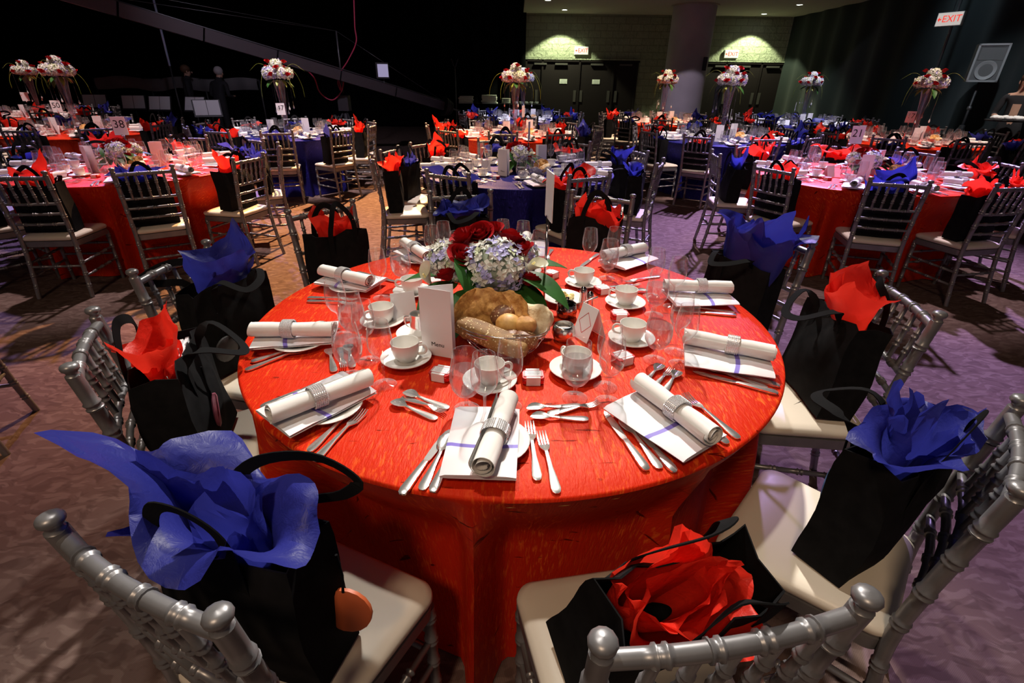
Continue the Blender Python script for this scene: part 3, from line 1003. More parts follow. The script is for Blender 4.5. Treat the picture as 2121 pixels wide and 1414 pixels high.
HYD = [hydrangea(1, .078, (.50, .42, .08)), hydrangea(2, .066, (.55, .30, .15)), hydrangea(3, .085, (.55, .40, .05), 190), hydrangea(4, .070, (.70, .05, .25))]
ROSE = [rose(5), rose(6, .029)]
LEAF = [leaf(.19, .048, .9), leaf(.16, .040, .5), leaf(.13, .036, 1.2)]
LEAFY = [leaf(.15, .030, 1.1, 'leaf_lime'), leaf(.12, .026, .6, 'leaf_lime')]
CALLA = calla()
LOWVASE = MB().lathe([(0, 0), (.055, 0), (.070, .02), (.078, .06), (.070, .095), (.062, .10), (.060, .09), (0, .085)], 24).build('low_vase', 'black_glaze', 50)
def bouquet_parts(seed=0):
    g = random.Random(seed)
    P = [('vase', LOWVASE)]
    for (x, y, z, k, rz, s) in [(.015, -.085, .195, 2, 0, 1.28), (-.140, -.025, .205, 1, 1, 1.15), (.09, .07, .20, 0, 2, 1.1), (-.05, .09, .19, 3, 2, 1.1)]:
        P.append(('hydrangea', HYD[k], (x, y, z), (.25, .05, rz), (s, s, s * .86)))
    for (x, y, z, s) in [(-.085, -.01, .270, 1.25), (-.028, .005, .285, 1.3), (.015, .03, .290, 1.1), (.072, -.005, .268, 1.3), (.120, -.03, .238, 1.), (-.098, -.090, .235, 1.25), (-.140, -.095, .170, 1.0), (.135, -.105, .150, 1.1)]:
        P.append(('rose', ROSE[g.randrange(2)], (x, y, z), (g.uniform(.1, .7), g.uniform(-.4, .4), g.uniform(0, 6)), s))
    for (x, y, z, rz, ry, k) in [(-.105, -.115, .245, -.75, .55, 0), (-.12, -.07, .14, -2.3, .0, 1), (.10, -.09, .175, -.45, .0, 0), (.12, .03, .17, .25, -.1, 1), (.06, -.11, .150, -.75, .05, 0), (-.16, .0, .14, 2.8, .0, 1), (-.05, -.10, .125, -1.9, .02, 0), (.0, .12, .17, 1.6, .1, 1), (.04, -.12, .125, -1.2, .0, 2)]:
        P.append(('leaf', LEAF[k], (x, y, z), (0, ry, rz), (1.15, 1.5, 1.15)))
    P.append(('calla_lily', CALLA, (-.205, -.075, .135), (.3, -.6, .4), .8))
    P.append(('calla_lily', CALLA, (.120, -.085, .185), (.4, .6, .2), .75))
    return kit('flower_arrangement', 'flowers', P)
BOUQUET = bouquet_parts(3)

# tall trumpet vase with its crown of flowers, grass and glass drops
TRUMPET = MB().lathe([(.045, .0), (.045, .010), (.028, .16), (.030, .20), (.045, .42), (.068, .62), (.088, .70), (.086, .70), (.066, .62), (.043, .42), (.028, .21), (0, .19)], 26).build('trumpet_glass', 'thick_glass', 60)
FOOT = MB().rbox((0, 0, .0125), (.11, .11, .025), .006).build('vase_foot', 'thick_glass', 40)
DROP = MB().lathe([(0, 0), (.006, .003), (.0125, .016), (.010, .028), (.003, .050), (.0008, .056), (.0008, .10)], 8).build('glass_drop', 'rhinestone', 0)
BL = [blade([(0, 0, 0), (.10, 0, .10), (.24, .02, .06), (.33, .03, -.10), (.35, .03, -.26)]), blade([(0, 0, 0), (.12, 0, .02), (.20, .0, -.10), (.22, .01, -.26)]), blade([(0, 0, 0), (.06, 0, .13), (.17, .0, .17), (.30, .0, .08)])]
def tall_parts(seed):
    g = random.Random(seed)
    P = [('vase_foot', FOOT), ('trumpet_glass', TRUMPET, (0, 0, .025))]
    z0 = .76
    for k in range(5):
        a = 2 * math.pi * k / 5 + g.uniform(-.2, .2)
        P.append(('hydrangea', HYD[[0, 1, 3, 1, 0][k]], (.130 * math.cos(a), .130 * math.sin(a), z0 + .05), (g.uniform(-.2, .2), g.uniform(-.2, .2), a), 1.12))
    P.append(('hydrangea', HYD[3 if seed % 2 else 1], (0, 0, z0 + .15), (0, 0, 1), 1.15))
    for k in range(10):
        a = 2 * math.pi * (k + .5) / 10 + g.uniform(-.15, .15)
        q, z = (.155, z0 + .12) if k % 2 else (.195, z0 + .03)
        if k in (3, 8):
            q, z = .11, z0 + .19
        P.append(('rose', ROSE[k % 2], (q * math.cos(a), q * math.sin(a), z), (g.uniform(-.4, .4), g.uniform(-.2, .6), g.uniform(0, 6))))
    for k in range(9):
        a = 2 * math.pi * k / 9 + g.uniform(-.15, .15)
        P.append(('leaf', (LEAFY if k % 3 else LEAF)[k % 2], (.07 * math.cos(a), .07 * math.sin(a), z0 - .03), (0, g.uniform(.1, .5), a)))
    for k in range(6):
        a = 2 * math.pi * k / 6 + g.uniform(-.4, .4)
        P.append(('grass_blade', BL[k % 3], (.08 * math.cos(a), .08 * math.sin(a), z0), (0, 0, a)))
    for k in range(5):
        a = 2 * math.pi * k / 5 + g.uniform(-.4, .4)
        q = g.uniform(.10, .2)
        P.append(('glass_drop', DROP, (q * math.cos(a), q * math.sin(a), z0 - g.uniform(.34, .5))))
        P.append(('drop_thread', THREAD, (q * math.cos(a), q * math.sin(a), z0 - .26)))
    return kit('tall_flower_vase', 'flower vase', P)
THREAD = MB().tube([(0, 0, -.16), (0, 0, .27)], .0006, 4).build('drop_thread', 'polished_steel', 0)
TALL = [tall_parts(1), tall_parts(2), tall_parts(3)]

# ------------------------------------------------------------------ cards and stands
def number_stand(txt, size=.095, h=.385):
    base = MB().lathe([(0, 0), (.036, 0), (.036, .004), (.03, .008), (.008, .012), (0, .012)], 20).build('stand_base', 'chrome', 50)
    pole = MB().tube([(0, 0, .010), (0, 0, h - .10)], .0042, 8).build('stand_pole', 'chrome', 180)
    clip = MB().box((0, 0, h - .11), (.020, .008, .030)).ball((0, -.006, h - .11), .006, 0, 8, 6).build('card_clip', 'chrome', 40)
    card = MB().box((0, 0, 0), (.115, .003, .155)).build('number_card', 'paper_white', 0)
    sub = []
    if txt:
        sub = [('lettering', text_mesh(txt, size, 'black_ink'), (0, -.0022, .012), UP)]
    return kit('number_stand', 'table sign', [('stand_base', base), ('stand_pole', pole), ('card_clip', clip), ('number_card', card, (0, -.003, h - .03), (0, 0, 0), None, sub)])

def menu_card(W=.105, H=.225, ang=34, txt=True):
    """two panels hinged on a spine at the origin, opening towards +X"""
    parts = []
    for s, nm in ((-1, 'front_panel'), (1, 'back_panel')):
        me = MB().box((W / 2, 0, H / 2), (W, .0012, H)).build(nm, 'paper_white', 0)
        sub = []
        if txt:
            if s < 0:
                sub = [('lettering', text_mesh('Menu', .020, 'black_ink'), (W * .52, -.0010, .040), UP)]
            else:
                pr = MB()
                for k, (wd, z) in enumerate([(.052, .17), (.008, .155), (.046, .145), (.040, .137), (.050, .10), (.044, .09)]):
                    pr.box((W * .5, -.0009, z), (wd, .0004, .0022))
                sub = [('lettering', pr.build('menu_lines', 'paper_edge', 0))]
        parts.append((nm, me, (0, 0, 0), (0, 0, R_(ang / 2) * s), None, sub))
    return kit('menu_card', 'menu', parts)
MENU = menu_card()
def tent_card(W=.085, H=.105, diamond=False):
    parts = []
    t = R_(20)
    for s, nm in ((-1, 'front_panel'), (1, 'back_panel')):
        me = MB().box((0, 0, -H / 2), (W, .0012, H)).build(nm, 'paper_white', 0)
        sub = []
        if diamond and s < 0:
            q = MB()
            D = [Vector((0, -.0010, -H / 2 + .036)), Vector((.030, -.0010, -H / 2)), Vector((0, -.0010, -H / 2 - .036)), Vector((-.030, -.0010, -H / 2))]
            for a, b in zip(D, D[1:] + D[:1]):
                q.tube([a, b], .0009, 4)
            sub = [('printed_diamond', q.build('printed_diamond', 'red_ink', 0))]
        parts.append((nm, me, (0, 0, H * math.cos(t)), (t * s, 0, 0), None, sub))
    return kit('tent_card', 'card', parts)
TENT, TENTD = tent_card(), tent_card(.080, .120, True)

# ------------------------------------------------------------------ the hall
CEIL = 3.46
BACK = 19.5
RIGHT = 9.1
def slab(name, x0, x1, y0, y1, z0, z1, m):
    return struct(name, MB().box(((x0 + x1) / 2, (y0 + y1) / 2, (z0 + z1) / 2), (x1 - x0, y1 - y0, z1 - z0)).build(name, m, 0))
slab('floor', -18, 10.5, -4, 20.5, -.1, 0, 'carpet')
def pleats(path, z0, z1, amp, per, m, name, nz=8, seed=0, th=.03):
    """hanging cloth with soft vertical folds along a plan path, built with thickness"""
    g = random.Random(seed)
    P = [Vector((x, y, 0)) for x, y in path]
    pts, acc = [], 0.
    for a, b in zip(P, P[1:]):
        L = (b - a).length
        n = max(2, int(L / per * 6))
        nr = Vector((-(b - a).y, (b - a).x, 0)).normalized()
        for k in range(n):
            d = acc + L * k / n
            pts.append((a.lerp(b, k / n), nr, d))
        acc += L
    pts.append((P[-1], nr, acc))
    ph = [g.uniform(0, 6.28) for _ in range(4)]
    def row(z, o):
        t = (z - z0) / (z1 - z0)
        R = []
        for p, nr, d in pts:
            w = amp * (.55 + .45 * (1 - t)) * (math.sin(2 * math.pi * d / per + .9 * math.sin(d * .9 + ph[0]) + .5 * (1 - t) * math.sin(d * 1.7 + ph[1])) + .5 * math.sin(2 * math.pi * d / (per * 2.7) + ph[2]))
            q = p + nr * (w + o)
            R.append((q.x, q.y, z))
        return R
    zs = [z0 + (z1 - z0) * k / nz for k in range(nz + 1)]
    mb = MB()
    mb.loops([row(z, 0) for z in zs], 0, closed=False)
    mb.loops([list(reversed(row(z, th))) for z in zs], 0, closed=False)
    return mb.build(name, m, 180)
struct('wall_back', MB().box((4.9, BACK + .15, 1.9), (9.2, .3, 3.8)).build('wall_back', 'split_face_block', 0))
struct('wall_back_drape', pleats([(.32, BACK - .12), (-17.5, BACK - .12)], 0, 8.5, .06, .55, 'black_drape', 'wall_back_drape', 4, 3))
struct('wall_left_drape', pleats([(-17.5, BACK - .2), (-17.5, -3.8)], 0, 8.5, .06, .6, 'black_drape', 'wall_left_drape', 3, 4))
struct('wall_right_drape', pleats([(RIGHT, BACK - .05), (RIGHT, 2.0)], 0, 7.0, .05, 1.05, 'green_drape', 'wall_right_drape', 6, 5))
slab('ceiling', .22, RIGHT + .4, 14.2, BACK + .3, CEIL, CEIL + .25, 'ceiling_paint')
slab('ceiling_high', -18, 10.5, -4, 20.5, 8.6, 8.8, 'black_drape')
# column
col = struct('column', MB().lathe([(.60, 0), (.60, CEIL)], 40).build('column', 'column_paint', 180), (5.05, 17.0, 0))
ob('column_collar', MB().lathe([(.60, CEIL - .03), (.66, CEIL - .03), (.66, CEIL)], 40).build('column_collar', 'ceiling_paint', 40), col)
ob('call_box', MB().box((.36, -.52, 2.0), (.10, .10, .34)).build('call_box', 'black_metal', 0), col)

# doors
def door_set(name, x0, leaves, hw):
    d = ob(name, None, None, (x0, BACK, 0))
    d['kind'] = 'structure'
    W = sum(leaves)
    fr = MB()
    fr.box((W / 2, -.03, 2.12), (W + .12, .10, .06))
    x = 0
    for w in leaves + [0]:
        fr.box((x, -.03, 1.06), (.06, .10, 2.12))
        x += w
    ob('door_frame', fr.build('door_frame', 'door_dark', 0), d)
    ob('door_head_trim', MB().box((W / 2, -.07, 2.17), (W + .2, .05, .035)).build('door_head_trim', 'split_face_block', 0), d)
    x = 0
    for k, w in enumerate(leaves):
        lf = ob('door_leaf', MB().box((x + w / 2, -.01, 1.045), (w - .06, .05, 2.09)).build('door_leaf', 'door_dark', 0), d)
        ob('door_closer', MB().box((x + w / 2 + (.2 if k == 0 else 0), -.07, 2.02), (.42, .07, .055)).build('door_closer', 'door_metal', 0), lf)
        for hx in hw[k]:
            ob('pull_plate', MB().box((x + hx, -.045, 1.05), (.09, .03, .36)).build('pull_plate', 'door_metal', 0), lf)
        x += w
    return d
d1 = door_set('door_1', .36, [.55, 1.26, 1.16, .80], [[.36], [1.14], [.10, 1.05], [.14]])
for k, x in enumerate((1.28, 2.40)):
    s = ob('door_notice', MB().box((x, -.045, 1.50), (.26, .008, .14)).build('door_notice', 'sign_white', 0), d1)
    for r in range(4):
        ob('notice_line', MB().box((x, -.0505, 1.545 - .028 * r), (.20 if r else .14, .003, .010)).build('notice_line', 'paper_edge', 0), s)
d2 = door_set('door_2', 6.38, [.75, 1.20, .75], [[.66], [.1, 1.08], [.12]])
# exit signs
def exit_sign(loc, rz, label, hang=0.):
    parts = [('sign_case', MB().box((0, 0, 0), (.46, .08, .24)).build('sign_case', 'sign_white', 0)),
             ('lit_face', MB().box((0, -.043, 0), (.44, .006, .22)).build('lit_face', 'exit_face', 0)),
             ('lettering', text_mesh('EXIT', .165, 'exit_red', .002), (.045, -.049, 0), UP)]
    ar = MB()
    ar.add([(-.205, 0, 0), (-.17, 0, .045), (-.17, 0, -.045), (-.165, 0, .012), (-.165, 0, -.012)], [(0, 2, 1)])
    ar.box((-.155, 0, 0), (.03, .002, .024))
    parts.append(('arrow_mark', ar.build('arrow_mark', 'exit_red', 0), (0, -.0475, 0)))
    if hang:
        parts.append(('hanger', MB().tube([(0, 0, .1), (0, 0, .1 + hang)], .008, 6).build('hanger', 'black_metal', 0)))
    put(kit('exit_sign', 'exit sign', parts), loc, rz, label, 'lit exit signs')
exit_sign((2.19, BACK - .05, 2.42), 0, 'lit EXIT sign on the block wall above the double doors')
exit_sign((7.22, BACK - .05, 2.38), 0, 'lit EXIT sign above the doors between column and curtain')
exit_sign((8.72, 12.0, 2.72), R_(-62), 'lit red EXIT sign hung in front of the dark curtain', 5.5)
# ceiling downlights
for x, y, lb in ((1.48, 18.45, 'round ceiling downlight over the double doors'), (.85, 16.4, 'ceiling downlight nearest the black drape'), (7.78, 18.8, 'ceiling downlight beside the far doors near curtain'), (7.79, 16.6, 'ceiling downlight beside the curtain further from wall')):
    put(kit('ceiling_downlight', 'ceiling light', [('trim_ring', MB().lathe([(.075, -.004), (.10, -.004), (.10, .002), (.075, .002)], 24).build('trim_ring', 'sign_white', 40)), ('lamp_lens', MB().lathe([(0, -.001), (.075, -.001)], 24).build('lamp_lens', 'lamp_glow', 0))]), (x, y, CEIL - .003), 0, lb, 'ceiling downlights')

# ------------------------------------------------------------------ camera position test: what the photograph can see
CAMI = cam.matrix_world.inverted()
def px(x, y, z):
    q = CAMI @ Vector((x, y, z))
    if q.z > -.05:
        return None
    return 1060.5 + 1040 * q.x / -q.z, 707 - 1040 * q.y / -q.z
def seen(x, y, z, mrg=40):
    p = px(x, y, z)
    return p is not None and -mrg < p[0] < 2121 + mrg and -mrg < p[1] < 1414 + mrg

# ------------------------------------------------------------------ tables
TR, TZ = .912, .760
def cloth(seats, seed, m, R=TR, zt=TZ, psh=.13):
    g = random.Random(seed)
    ph = [g.uniform(0, 6.28) for _ in range(5)]
    n = 288
    mb = MB()
    L, UVr = [], []
    def push(a):
        q = 0.
        for s in seats:
            d = abs((a - s + 180) % 360 - 180)
            q = max(q, 1 if d < 14 else (0 if d > 20.5 else .5 + .5 * math.cos(math.pi * (d - 14) / 6.5)))
        return q
    pu = [push(360 * k / n) for k in range(n)]
    rings = [(r / 8 * (R - .006), zt, 0) for r in range(1, 9)] + [(R - .001, zt - .002, 0), (R + .002, zt - .008, 0), (R + .003, zt - .020, .02)]
    nd = 16
    for k in range(1, nd + 1):
        t = k / nd
        rings.append((R + .004, zt - .020 - (zt - .026) * t, t))
    flat, last = 0., (0, zt)
    flats = []
    for r, z, t in rings:
        flat += math.hypot(r - last[0], z - last[1])
        last = (r, z)
        flats.append(flat)
    mb.uv = []
    for (r, z, t), fl in zip(rings, flats):
        row = []
        for k in range(n):
            a = 2 * math.pi * k / n
            s = pu[k]
            fold = .55 * math.sin(11 * a + ph[0] + .8 * math.sin(3 * a + ph[1])) + .35 * math.sin(19 * a + ph[2]) + .2 * math.sin(31 * a + ph[3])
            e = min(1, t / .45)
            rr = r + (.030 * t + .060 * t * (1 - s) * e + .045 * t ** .8 * fold * (1 - .75 * s)) - psh * s * min(1, t / .30)
            row.append((rr * math.sin(a), -rr * math.cos(a), z))
            mb.uv.append((fl * math.sin(a), -fl * math.cos(a)))
        L.append(row)
    mb.loops(L, 0)
    c = len(mb.v)
    mb.v.append((0, 0, zt))
    mb.uv.append((0, 0))
    for k in range(n):
        mb.f.append((c, k, (k + 1) % n))
        mb.m.append(0)
    return mb.build('tablecloth', m, 60)
TOP = MB().lathe([(0, .725), (.90, .725), (.902, .75), (0, .75)], 48).build('tabletop', 'bread_crust', 40)

HOURS = ['twelve', 'one', 'two', 'three', 'four', 'five', 'six', 'seven', 'eight', 'nine', 'ten', 'eleven']
def hour(a):
    return HOURS[int(round(6 - a / 30.0)) % 12]
def pol(C, a, r):
    return (C[0] + r * math.sin(R_(a)), C[1] - r * math.cos(R_(a)))

BASKET = None
def wire_basket():
    rx, ry = .125, .085
    mb = MB()
    E_ = lambda k, z, n=40: [(rx * k * math.cos(2 * math.pi * i / n), ry * k * math.sin(2 * math.pi * i / n), z) for i in range(n)]
    rim = MB().tube(E_(1.05, .075), .0024, 6, closed=True).tube(E_(1.10, .088), .0016, 6, closed=True).build('basket_rim', 'chrome', 180)
    base = MB().tube(E_(.66, .004), .0030, 6, closed=True).tube(E_(.40, .004), .0018, 6, closed=True).build('basket_base', 'chrome', 180)
    w = MB()
    for i in range(14):
        a, b = 2 * math.pi * i / 14, 2 * math.pi * (i + 2.2) / 14
        for a0, a1 in ((a, b), (b, a)):
            pts = []
            for k in range(6):
                t = k / 5
                q = .66 + .40 * t ** .7
                an = a0 + (a1 - a0) * t
                pts.append((rx * q * math.cos(an), ry * q * math.sin(an), .004 + .071 * t))
            w.tube(pts, .0013, 5)
    wires = w.build('basket_wires', 'chrome', 180)
    return kit('bread_basket', 'basket', [('rim', rim), ('base_ring', base), ('wire_weave', wires)])
BASKET = wire_basket()
def liner():
    mb = MB()
    def fn(u, v):
        a = 2 * math.pi * v
        q = 1.02 * u
        fold = 1 + .10 * math.sin(7 * a + 1) * u * u
        return (.125 * q * .95 * fold * math.cos(a), .085 * q * .95 * fold * math.sin(a), .010 + .070 * max(0, u - .45) * 1.8 + .016 * u * u * math.sin(5 * a))
    mb.grid(fn, 8, 40)
    return mb.build('basket_liner', 'napkin_white', 60)
LINER = kit('basket_napkin', 'napkin', liner())
def lump(name, m, sc, seed, jit=.05, nu=26, nv=20, sup=1., rough=.05, cut=0.):
    """a baked shape: rounded body, uneven crust, optional slashes"""
    off = Vector((seed * 2.3, seed * .7, 1))
    mb = MB()
    def sp(c):
        return math.copysign(abs(c) ** sup, c)
    L = []
    for j in range(1, nv):
        p = math.pi * j / nv
        row = []
        for i in range(nu):
            t = 2 * math.pi * i / nu
            v = Vector((sc[0] * sp(math.cos(p)), sc[1] * sp(math.sin(p)) * sp(math.cos(t)), sc[2] * sp(math.sin(p)) * sp(math.sin(t))))
            k = 1 + jit * mnoise.noise(v * 26 + off) * 1.6 + rough * mnoise.noise(v * 75 + off)
            if cut:
                k -= cut * max(0, math.sin(t)) * max(0, math.sin(v.x * 130 + v.y * 40)) ** 6
            row.append(v * k)
        L.append(row)
    mb.loops(L, 0, True, True)
    return mb.build(name, m, 70)
def flatbread(seed=1, r0=.082):
    """thin crisp bread, blistered and wavy, with a ragged edge"""
    off = Vector((seed * 1.9, 3, seed))
    mb = MB()
    def f(o):
        def fn(u, v):
            a = 2 * math.pi * v
            r = r0 * u * (1 + .10 * mnoise.noise(Vector((math.cos(a) * 2.2, math.sin(a) * 2.2, seed))) + .03 * math.sin(13 * a + seed))
            q = Vector((r * math.cos(a), r * math.sin(a) * .92, 0))
            z = .009 * mnoise.noise(q * 22 + off) + .006 * mnoise.noise(q * 70 + off) + .010 * u * u * math.sin(2 * a + seed)
            return (q.x, q.y, z + o)
        return fn
    mb.grid(f(0), 12, 48)
    mb.grid(f(.0035), 12, 48)
    return mb.build('flatbread', 'cracker', 50)
BREADS = {
    'sesame_baguette': kit('sesame_baguette', 'bread', lump('sesame_baguette', 'bread_sesame', (.115, .030, .026), 1, .03, 26, 30, .55, .03)),
    'bread_roll': kit('bread_roll', 'bread roll', lump('bread_roll', 'bread_golden', (.036, .034, .029), 2, .02, rough=.01)),
    'dark_roll': kit('dark_roll', 'bread roll', lump('dark_roll', 'bread_dark', (.038, .033, .026), 3, .03)),
    'crusty_roll': kit('crusty_roll', 'bread roll', lump('crusty_roll', 'bread_crust', (.050, .030, .028), 4, .06, cut=.22)),
    'ciabatta': kit('ciabatta', 'bread', lump('ciabatta', 'bread_flour', (.060, .048, .026), 5, .10, sup=.7, rough=.10)),
    'flatbread': kit('flatbread', 'bread', flatbread()),
    'flatbread_b': kit('flatbread', 'bread', flatbread(4, .075)),
}

def setting(C, a, tn, near, lab, z=TZ + .0015, skip=()):
    """one place: the plate with folded programme and napkin roll, glasses, cup, cutlery"""
    g = random.Random(int(a * 7) + hash(tn) % 97 if False else int(a * 7 + C[0] * 31 + C[1] * 17))
    M = Matrix.Translation((C[0], C[1], z)) @ Matrix.Rotation(R_(a), 4, 'Z')
    def at(X, D, dz=0):
        p = M @ Vector((X, -D, dz))
        return p
    W = f"at {hour(a)} o'clock of the {tn}"
    def place(k, X, D, rz, nm, grp, dz=0, tilt=None):
        p = at(X, D, dz)
        if seen(p.x, p.y, p.z, 60):
            rr = R_(a) + rz
            put(k, p, (tilt or 0, 0, rr), f'{nm} {W}', grp)
    tw = g.uniform(-.2, .2)
    place(PLATE, 0, .782, 0, 'white plate under programme', 'dinner plates')
    pr = R_(90) + g.uniform(-.12, .12)
    place(PROGRAM, 0, .782, pr, 'folded printed programme', 'event programmes', .0205)
    place(NAPKIN, .01, .785, pr + g.uniform(-.15, .15), 'rolled white napkin', 'napkin rolls', .0330)
    j = lambda q=.007: g.uniform(-q, q)
    place(GOBLET, -.095 + j(), .585 + j(), 0, 'water goblet', 'water goblets')
    place(GLASS, -.022 + j(), .602 + j(), 0, 'nearer wine glass', 'wine glasses')
    place(GLASS, .030 + j(), .540 + j(), 0, 'farther wine glass', 'wine glasses')
    place(SAUCER, -.05, .455, 0, 'white saucer', 'saucers')
    place(CUP, -.05, .455, g.uniform(0, 6), 'white coffee cup', 'coffee cups', .0080)
    if near:
        place(TIN, .105, .47, g.uniform(-.2, .2), 'small red tin with paper label', 'mint tins')
        place(KNIFE, -.165, .88, R_(90) + j(.05), 'dinner knife', 'cutlery')
        place(SPOON, -.135, .86, R_(90) + j(.05), 'soup spoon', 'cutlery')
        place(FORK, .120, .86, R_(90) + j(.05), 'inner dinner fork', 'cutlery')
        place(FORK, .155, .88, R_(90) + j(.05), 'outer dinner fork', 'cutlery')
        place(DSPOON, .20, .585, R_(180) + j(.1), 'teaspoon', 'cutlery')

def table(C, seats, m, tn, color, seed, near=False, center='vase', num=None, num_rz=0., hint=None, rc=1.30, colors=None, bags=True, vz=0., menu_rz=None, settings=None):
    t = ob('banquet_table', None, None, (C[0], C[1], 0))
    tag(t, f'{tn}, round with cloth to the floor'.replace('nearest red table', 'nearest round red table'), 'table', 'banquet tables')
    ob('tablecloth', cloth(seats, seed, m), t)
    ob('tabletop', TOP, t)
    g = random.Random(seed)
    for i, a in enumerate(seats):
        h = hour(a)
        r = rc + g.uniform(-.03, .05)
        p = pol(C, a, r - .235)
        if not any(seen(p[0] + dx, p[1] + dy, zz, 10) for dx in (-.2, .2) for dy in (-.2, .2) for zz in (0, .9)):
            continue
        rz = R_(a + g.uniform(-7, 7))
        put(CHAIR, (p[0], p[1], 0), rz, f"silver ballroom chair at {h} o'clock of the {tn}", 'silver ballroom chairs')
        cc = (colors[i % len(colors)] if colors else g.choice(['blue', 'red']))
        if bags and cc:
            fy = -.068 + g.uniform(0, .03)
            M = Matrix.Translation((p[0], p[1], 0)) @ Matrix.Rotation(rz, 4, 'Z')
            lean = g.uniform(.0, .05)
            q = M @ Vector((g.uniform(-.03, .03), fy, .4765 + .075 * math.sin(lean)))
            gift_bag(q, (lean, 0, rz + g.uniform(-.12, .12)), cc, f"gift bag with {cc} tissue at {h} o'clock of the {tn}", 'gift bags', seed * 20 + i, hk=('up', g.choice(['up', 'flop', 'side', 'up'])), tsc=g.uniform(.7, 1.0), second=near, tis_off=(0, .025, .215))
    for a in (settings or [s - 12 for s in seats]):
        setting(C, a, tn, near, None)
    z = TZ + .001
    if center == 'vase':
        put(TALL[seed % 3], (C[0], C[1], z), g.uniform(0, 6),  f'tall glass vase of flowers on the {tn}', 'tall flower vases')
    else:
        put(BOUQUET, (C[0], C[1] - .02, z), menu_rz or 0, f'low bouquet of hydrangeas and roses on the {tn}', 'low bouquets', .80)
    if num is not None:
        q = (C[0] + (hint[0] if hint else -.16), C[1] + (hint[1] if hint else .0))
        put(number_stand(num), (*q, z), num_rz, f'number card on chrome stand on the {tn}', 'table number stands')
    put(MENU, (C[0] - .18, C[1] - .25, z), R_(-20) if C[0] < 2 else R_(10), f'nearer folded menu card on the {tn}', 'menu cards')
    put(MENU, (C[0] + .28, C[1] + .14, z), R_(200), f'farther folded menu card on the {tn}', 'menu cards')
    put(TENT, (C[0] - .30, C[1] - .02, z), g.uniform(-.5, .5), f'white tent card on the {tn}', 'tent cards')
    bx, by, brz = C[0] + .20, C[1] - .21, g.uniform(-.5, .5)
    put(BASKET, (bx, by, z), brz, f'chrome wire bread basket on the {tn}', 'bread baskets', .85)
    put(LINER, (bx, by, z + .002), brz, f'white napkin lining the basket on the {tn}', 'basket napkins', .85)
    for nm, dx, dy, dz, rr, wd in (('crusty_roll', -.05, .0, .055, (.2, 0, .3), 'crusty bread roll'), ('bread_roll', .04, -.03, .055, (0, 0, 0), 'round golden roll'), ('flatbread', .02, .045, .085, (1.1, 0, 0), 'round flatbread'), ('ciabatta', .06, .01, .072, (0, -.4, .6), 'floury ciabatta')):
        put(BREADS[nm], (bx + dx * .85, by + dy * .85, z + dz * .9), rr, f'{wd} in the basket of the {tn}', 'breads', .85)
    return t

# ------------------------------------------------------------------ the nearest table, placed piece by piece
TN = 'nearest red table'
C0 = (0.0, 1.688)
ZT = TZ + .0015
CH0 = [(.30, .41, 10.3, 'red'), (1.00, .79, 48.2, 'blue'), (1.32, 1.57, 80.0, 'red'), (1.215, 2.295, 115, 'blue'), (.54, 3.15, 161, 'red'), (-.33, 3.15, -169.4, 'blue'), (-1.03, 2.71, -132.3, 'red'), (-1.30, 1.84, -98.9, 'blue'), (-1.13, 1.17, -60, 'red'), (-.54, .48, -24.2, 'blue')]
seat_ang = []
for x, y, yaw, c in CH0:
    d = math.hypot(x - C0[0], y - C0[1])
    sx, sy = x - .235 * math.sin(R_(yaw)), y + .235 * math.cos(R_(yaw))
    seat_ang.append(math.degrees(math.atan2(sx - C0[0], -(sy - C0[1]))))
t0 = ob('banquet_table', None, None, (*C0, 0))
tag(t0, 'large round table with red crinkled cloth nearest to the viewer', 'table', 'banquet tables')
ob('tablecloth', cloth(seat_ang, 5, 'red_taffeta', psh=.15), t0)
ob('tabletop', TOP, t0)
BAGSPEC = {  # chair index: local x, y, lean, turn, kwargs
    0: (.0, .02, .42, .18, dict(body=2, hk=('up', 'up'), tis=4, tsc=.85, second=True, tis_off=(.0, .0, .18))),
    1: (.03, -.062, .06, -.25, dict(body=2, hk=('up', 'flop'), tis=1, tsc=.95, second=True, tagc='blue', tag_at=(-.05, .095, .30), tis_rot=(0, .1, 3.3))),
    2: (.02, -.06, .10, .15, dict(body=2, hk=('up', 'flop'), tis=2, tsc=.90)),
    3: (.0, -.070, .03, .1, dict(body=0, hk=('up', 'flop'), tis=0, tsc=1.25, second=True)),
    4: (.0, -.085, .03, .12, dict(body=2, hk=('up', 'up'), tis=4, tsc=.9, second=True)),
    5: (.01, -.085, .03, -.1, dict(body=0, hk=('up', 'flop'), tis=1, tsc=.95, second=True)),
    6: (.02, -.085, .03, .1, dict(body=0, hk=('up', 'up'), tis=2, tsc=.80, second=True)),
    7: (-.02, -.06, .08, -.35, dict(body=2, hk=('side', 'flop'), tis=5, tsc=.85, tagc='grey', tag_at=(.10, .100, .26), mag=True)),
    8: (.0, -.05, .10, -.2, dict(body=2, hk=('up', 'flop'), tis=2, tsc=.80, second=False, tagc='pink', tag_at=(.04, .095, .30), mag=True)),
    9: (-.03, -.06, .03, .12, dict(body=2, hk=('up', 'side'), tis=3, tsc=1.02, second=True, tagc='orange', tag_at=(.175, .045, .28), tis_off=(-.03, 0, .215), tis_rot=(.05, -.08, 2.9))),
}
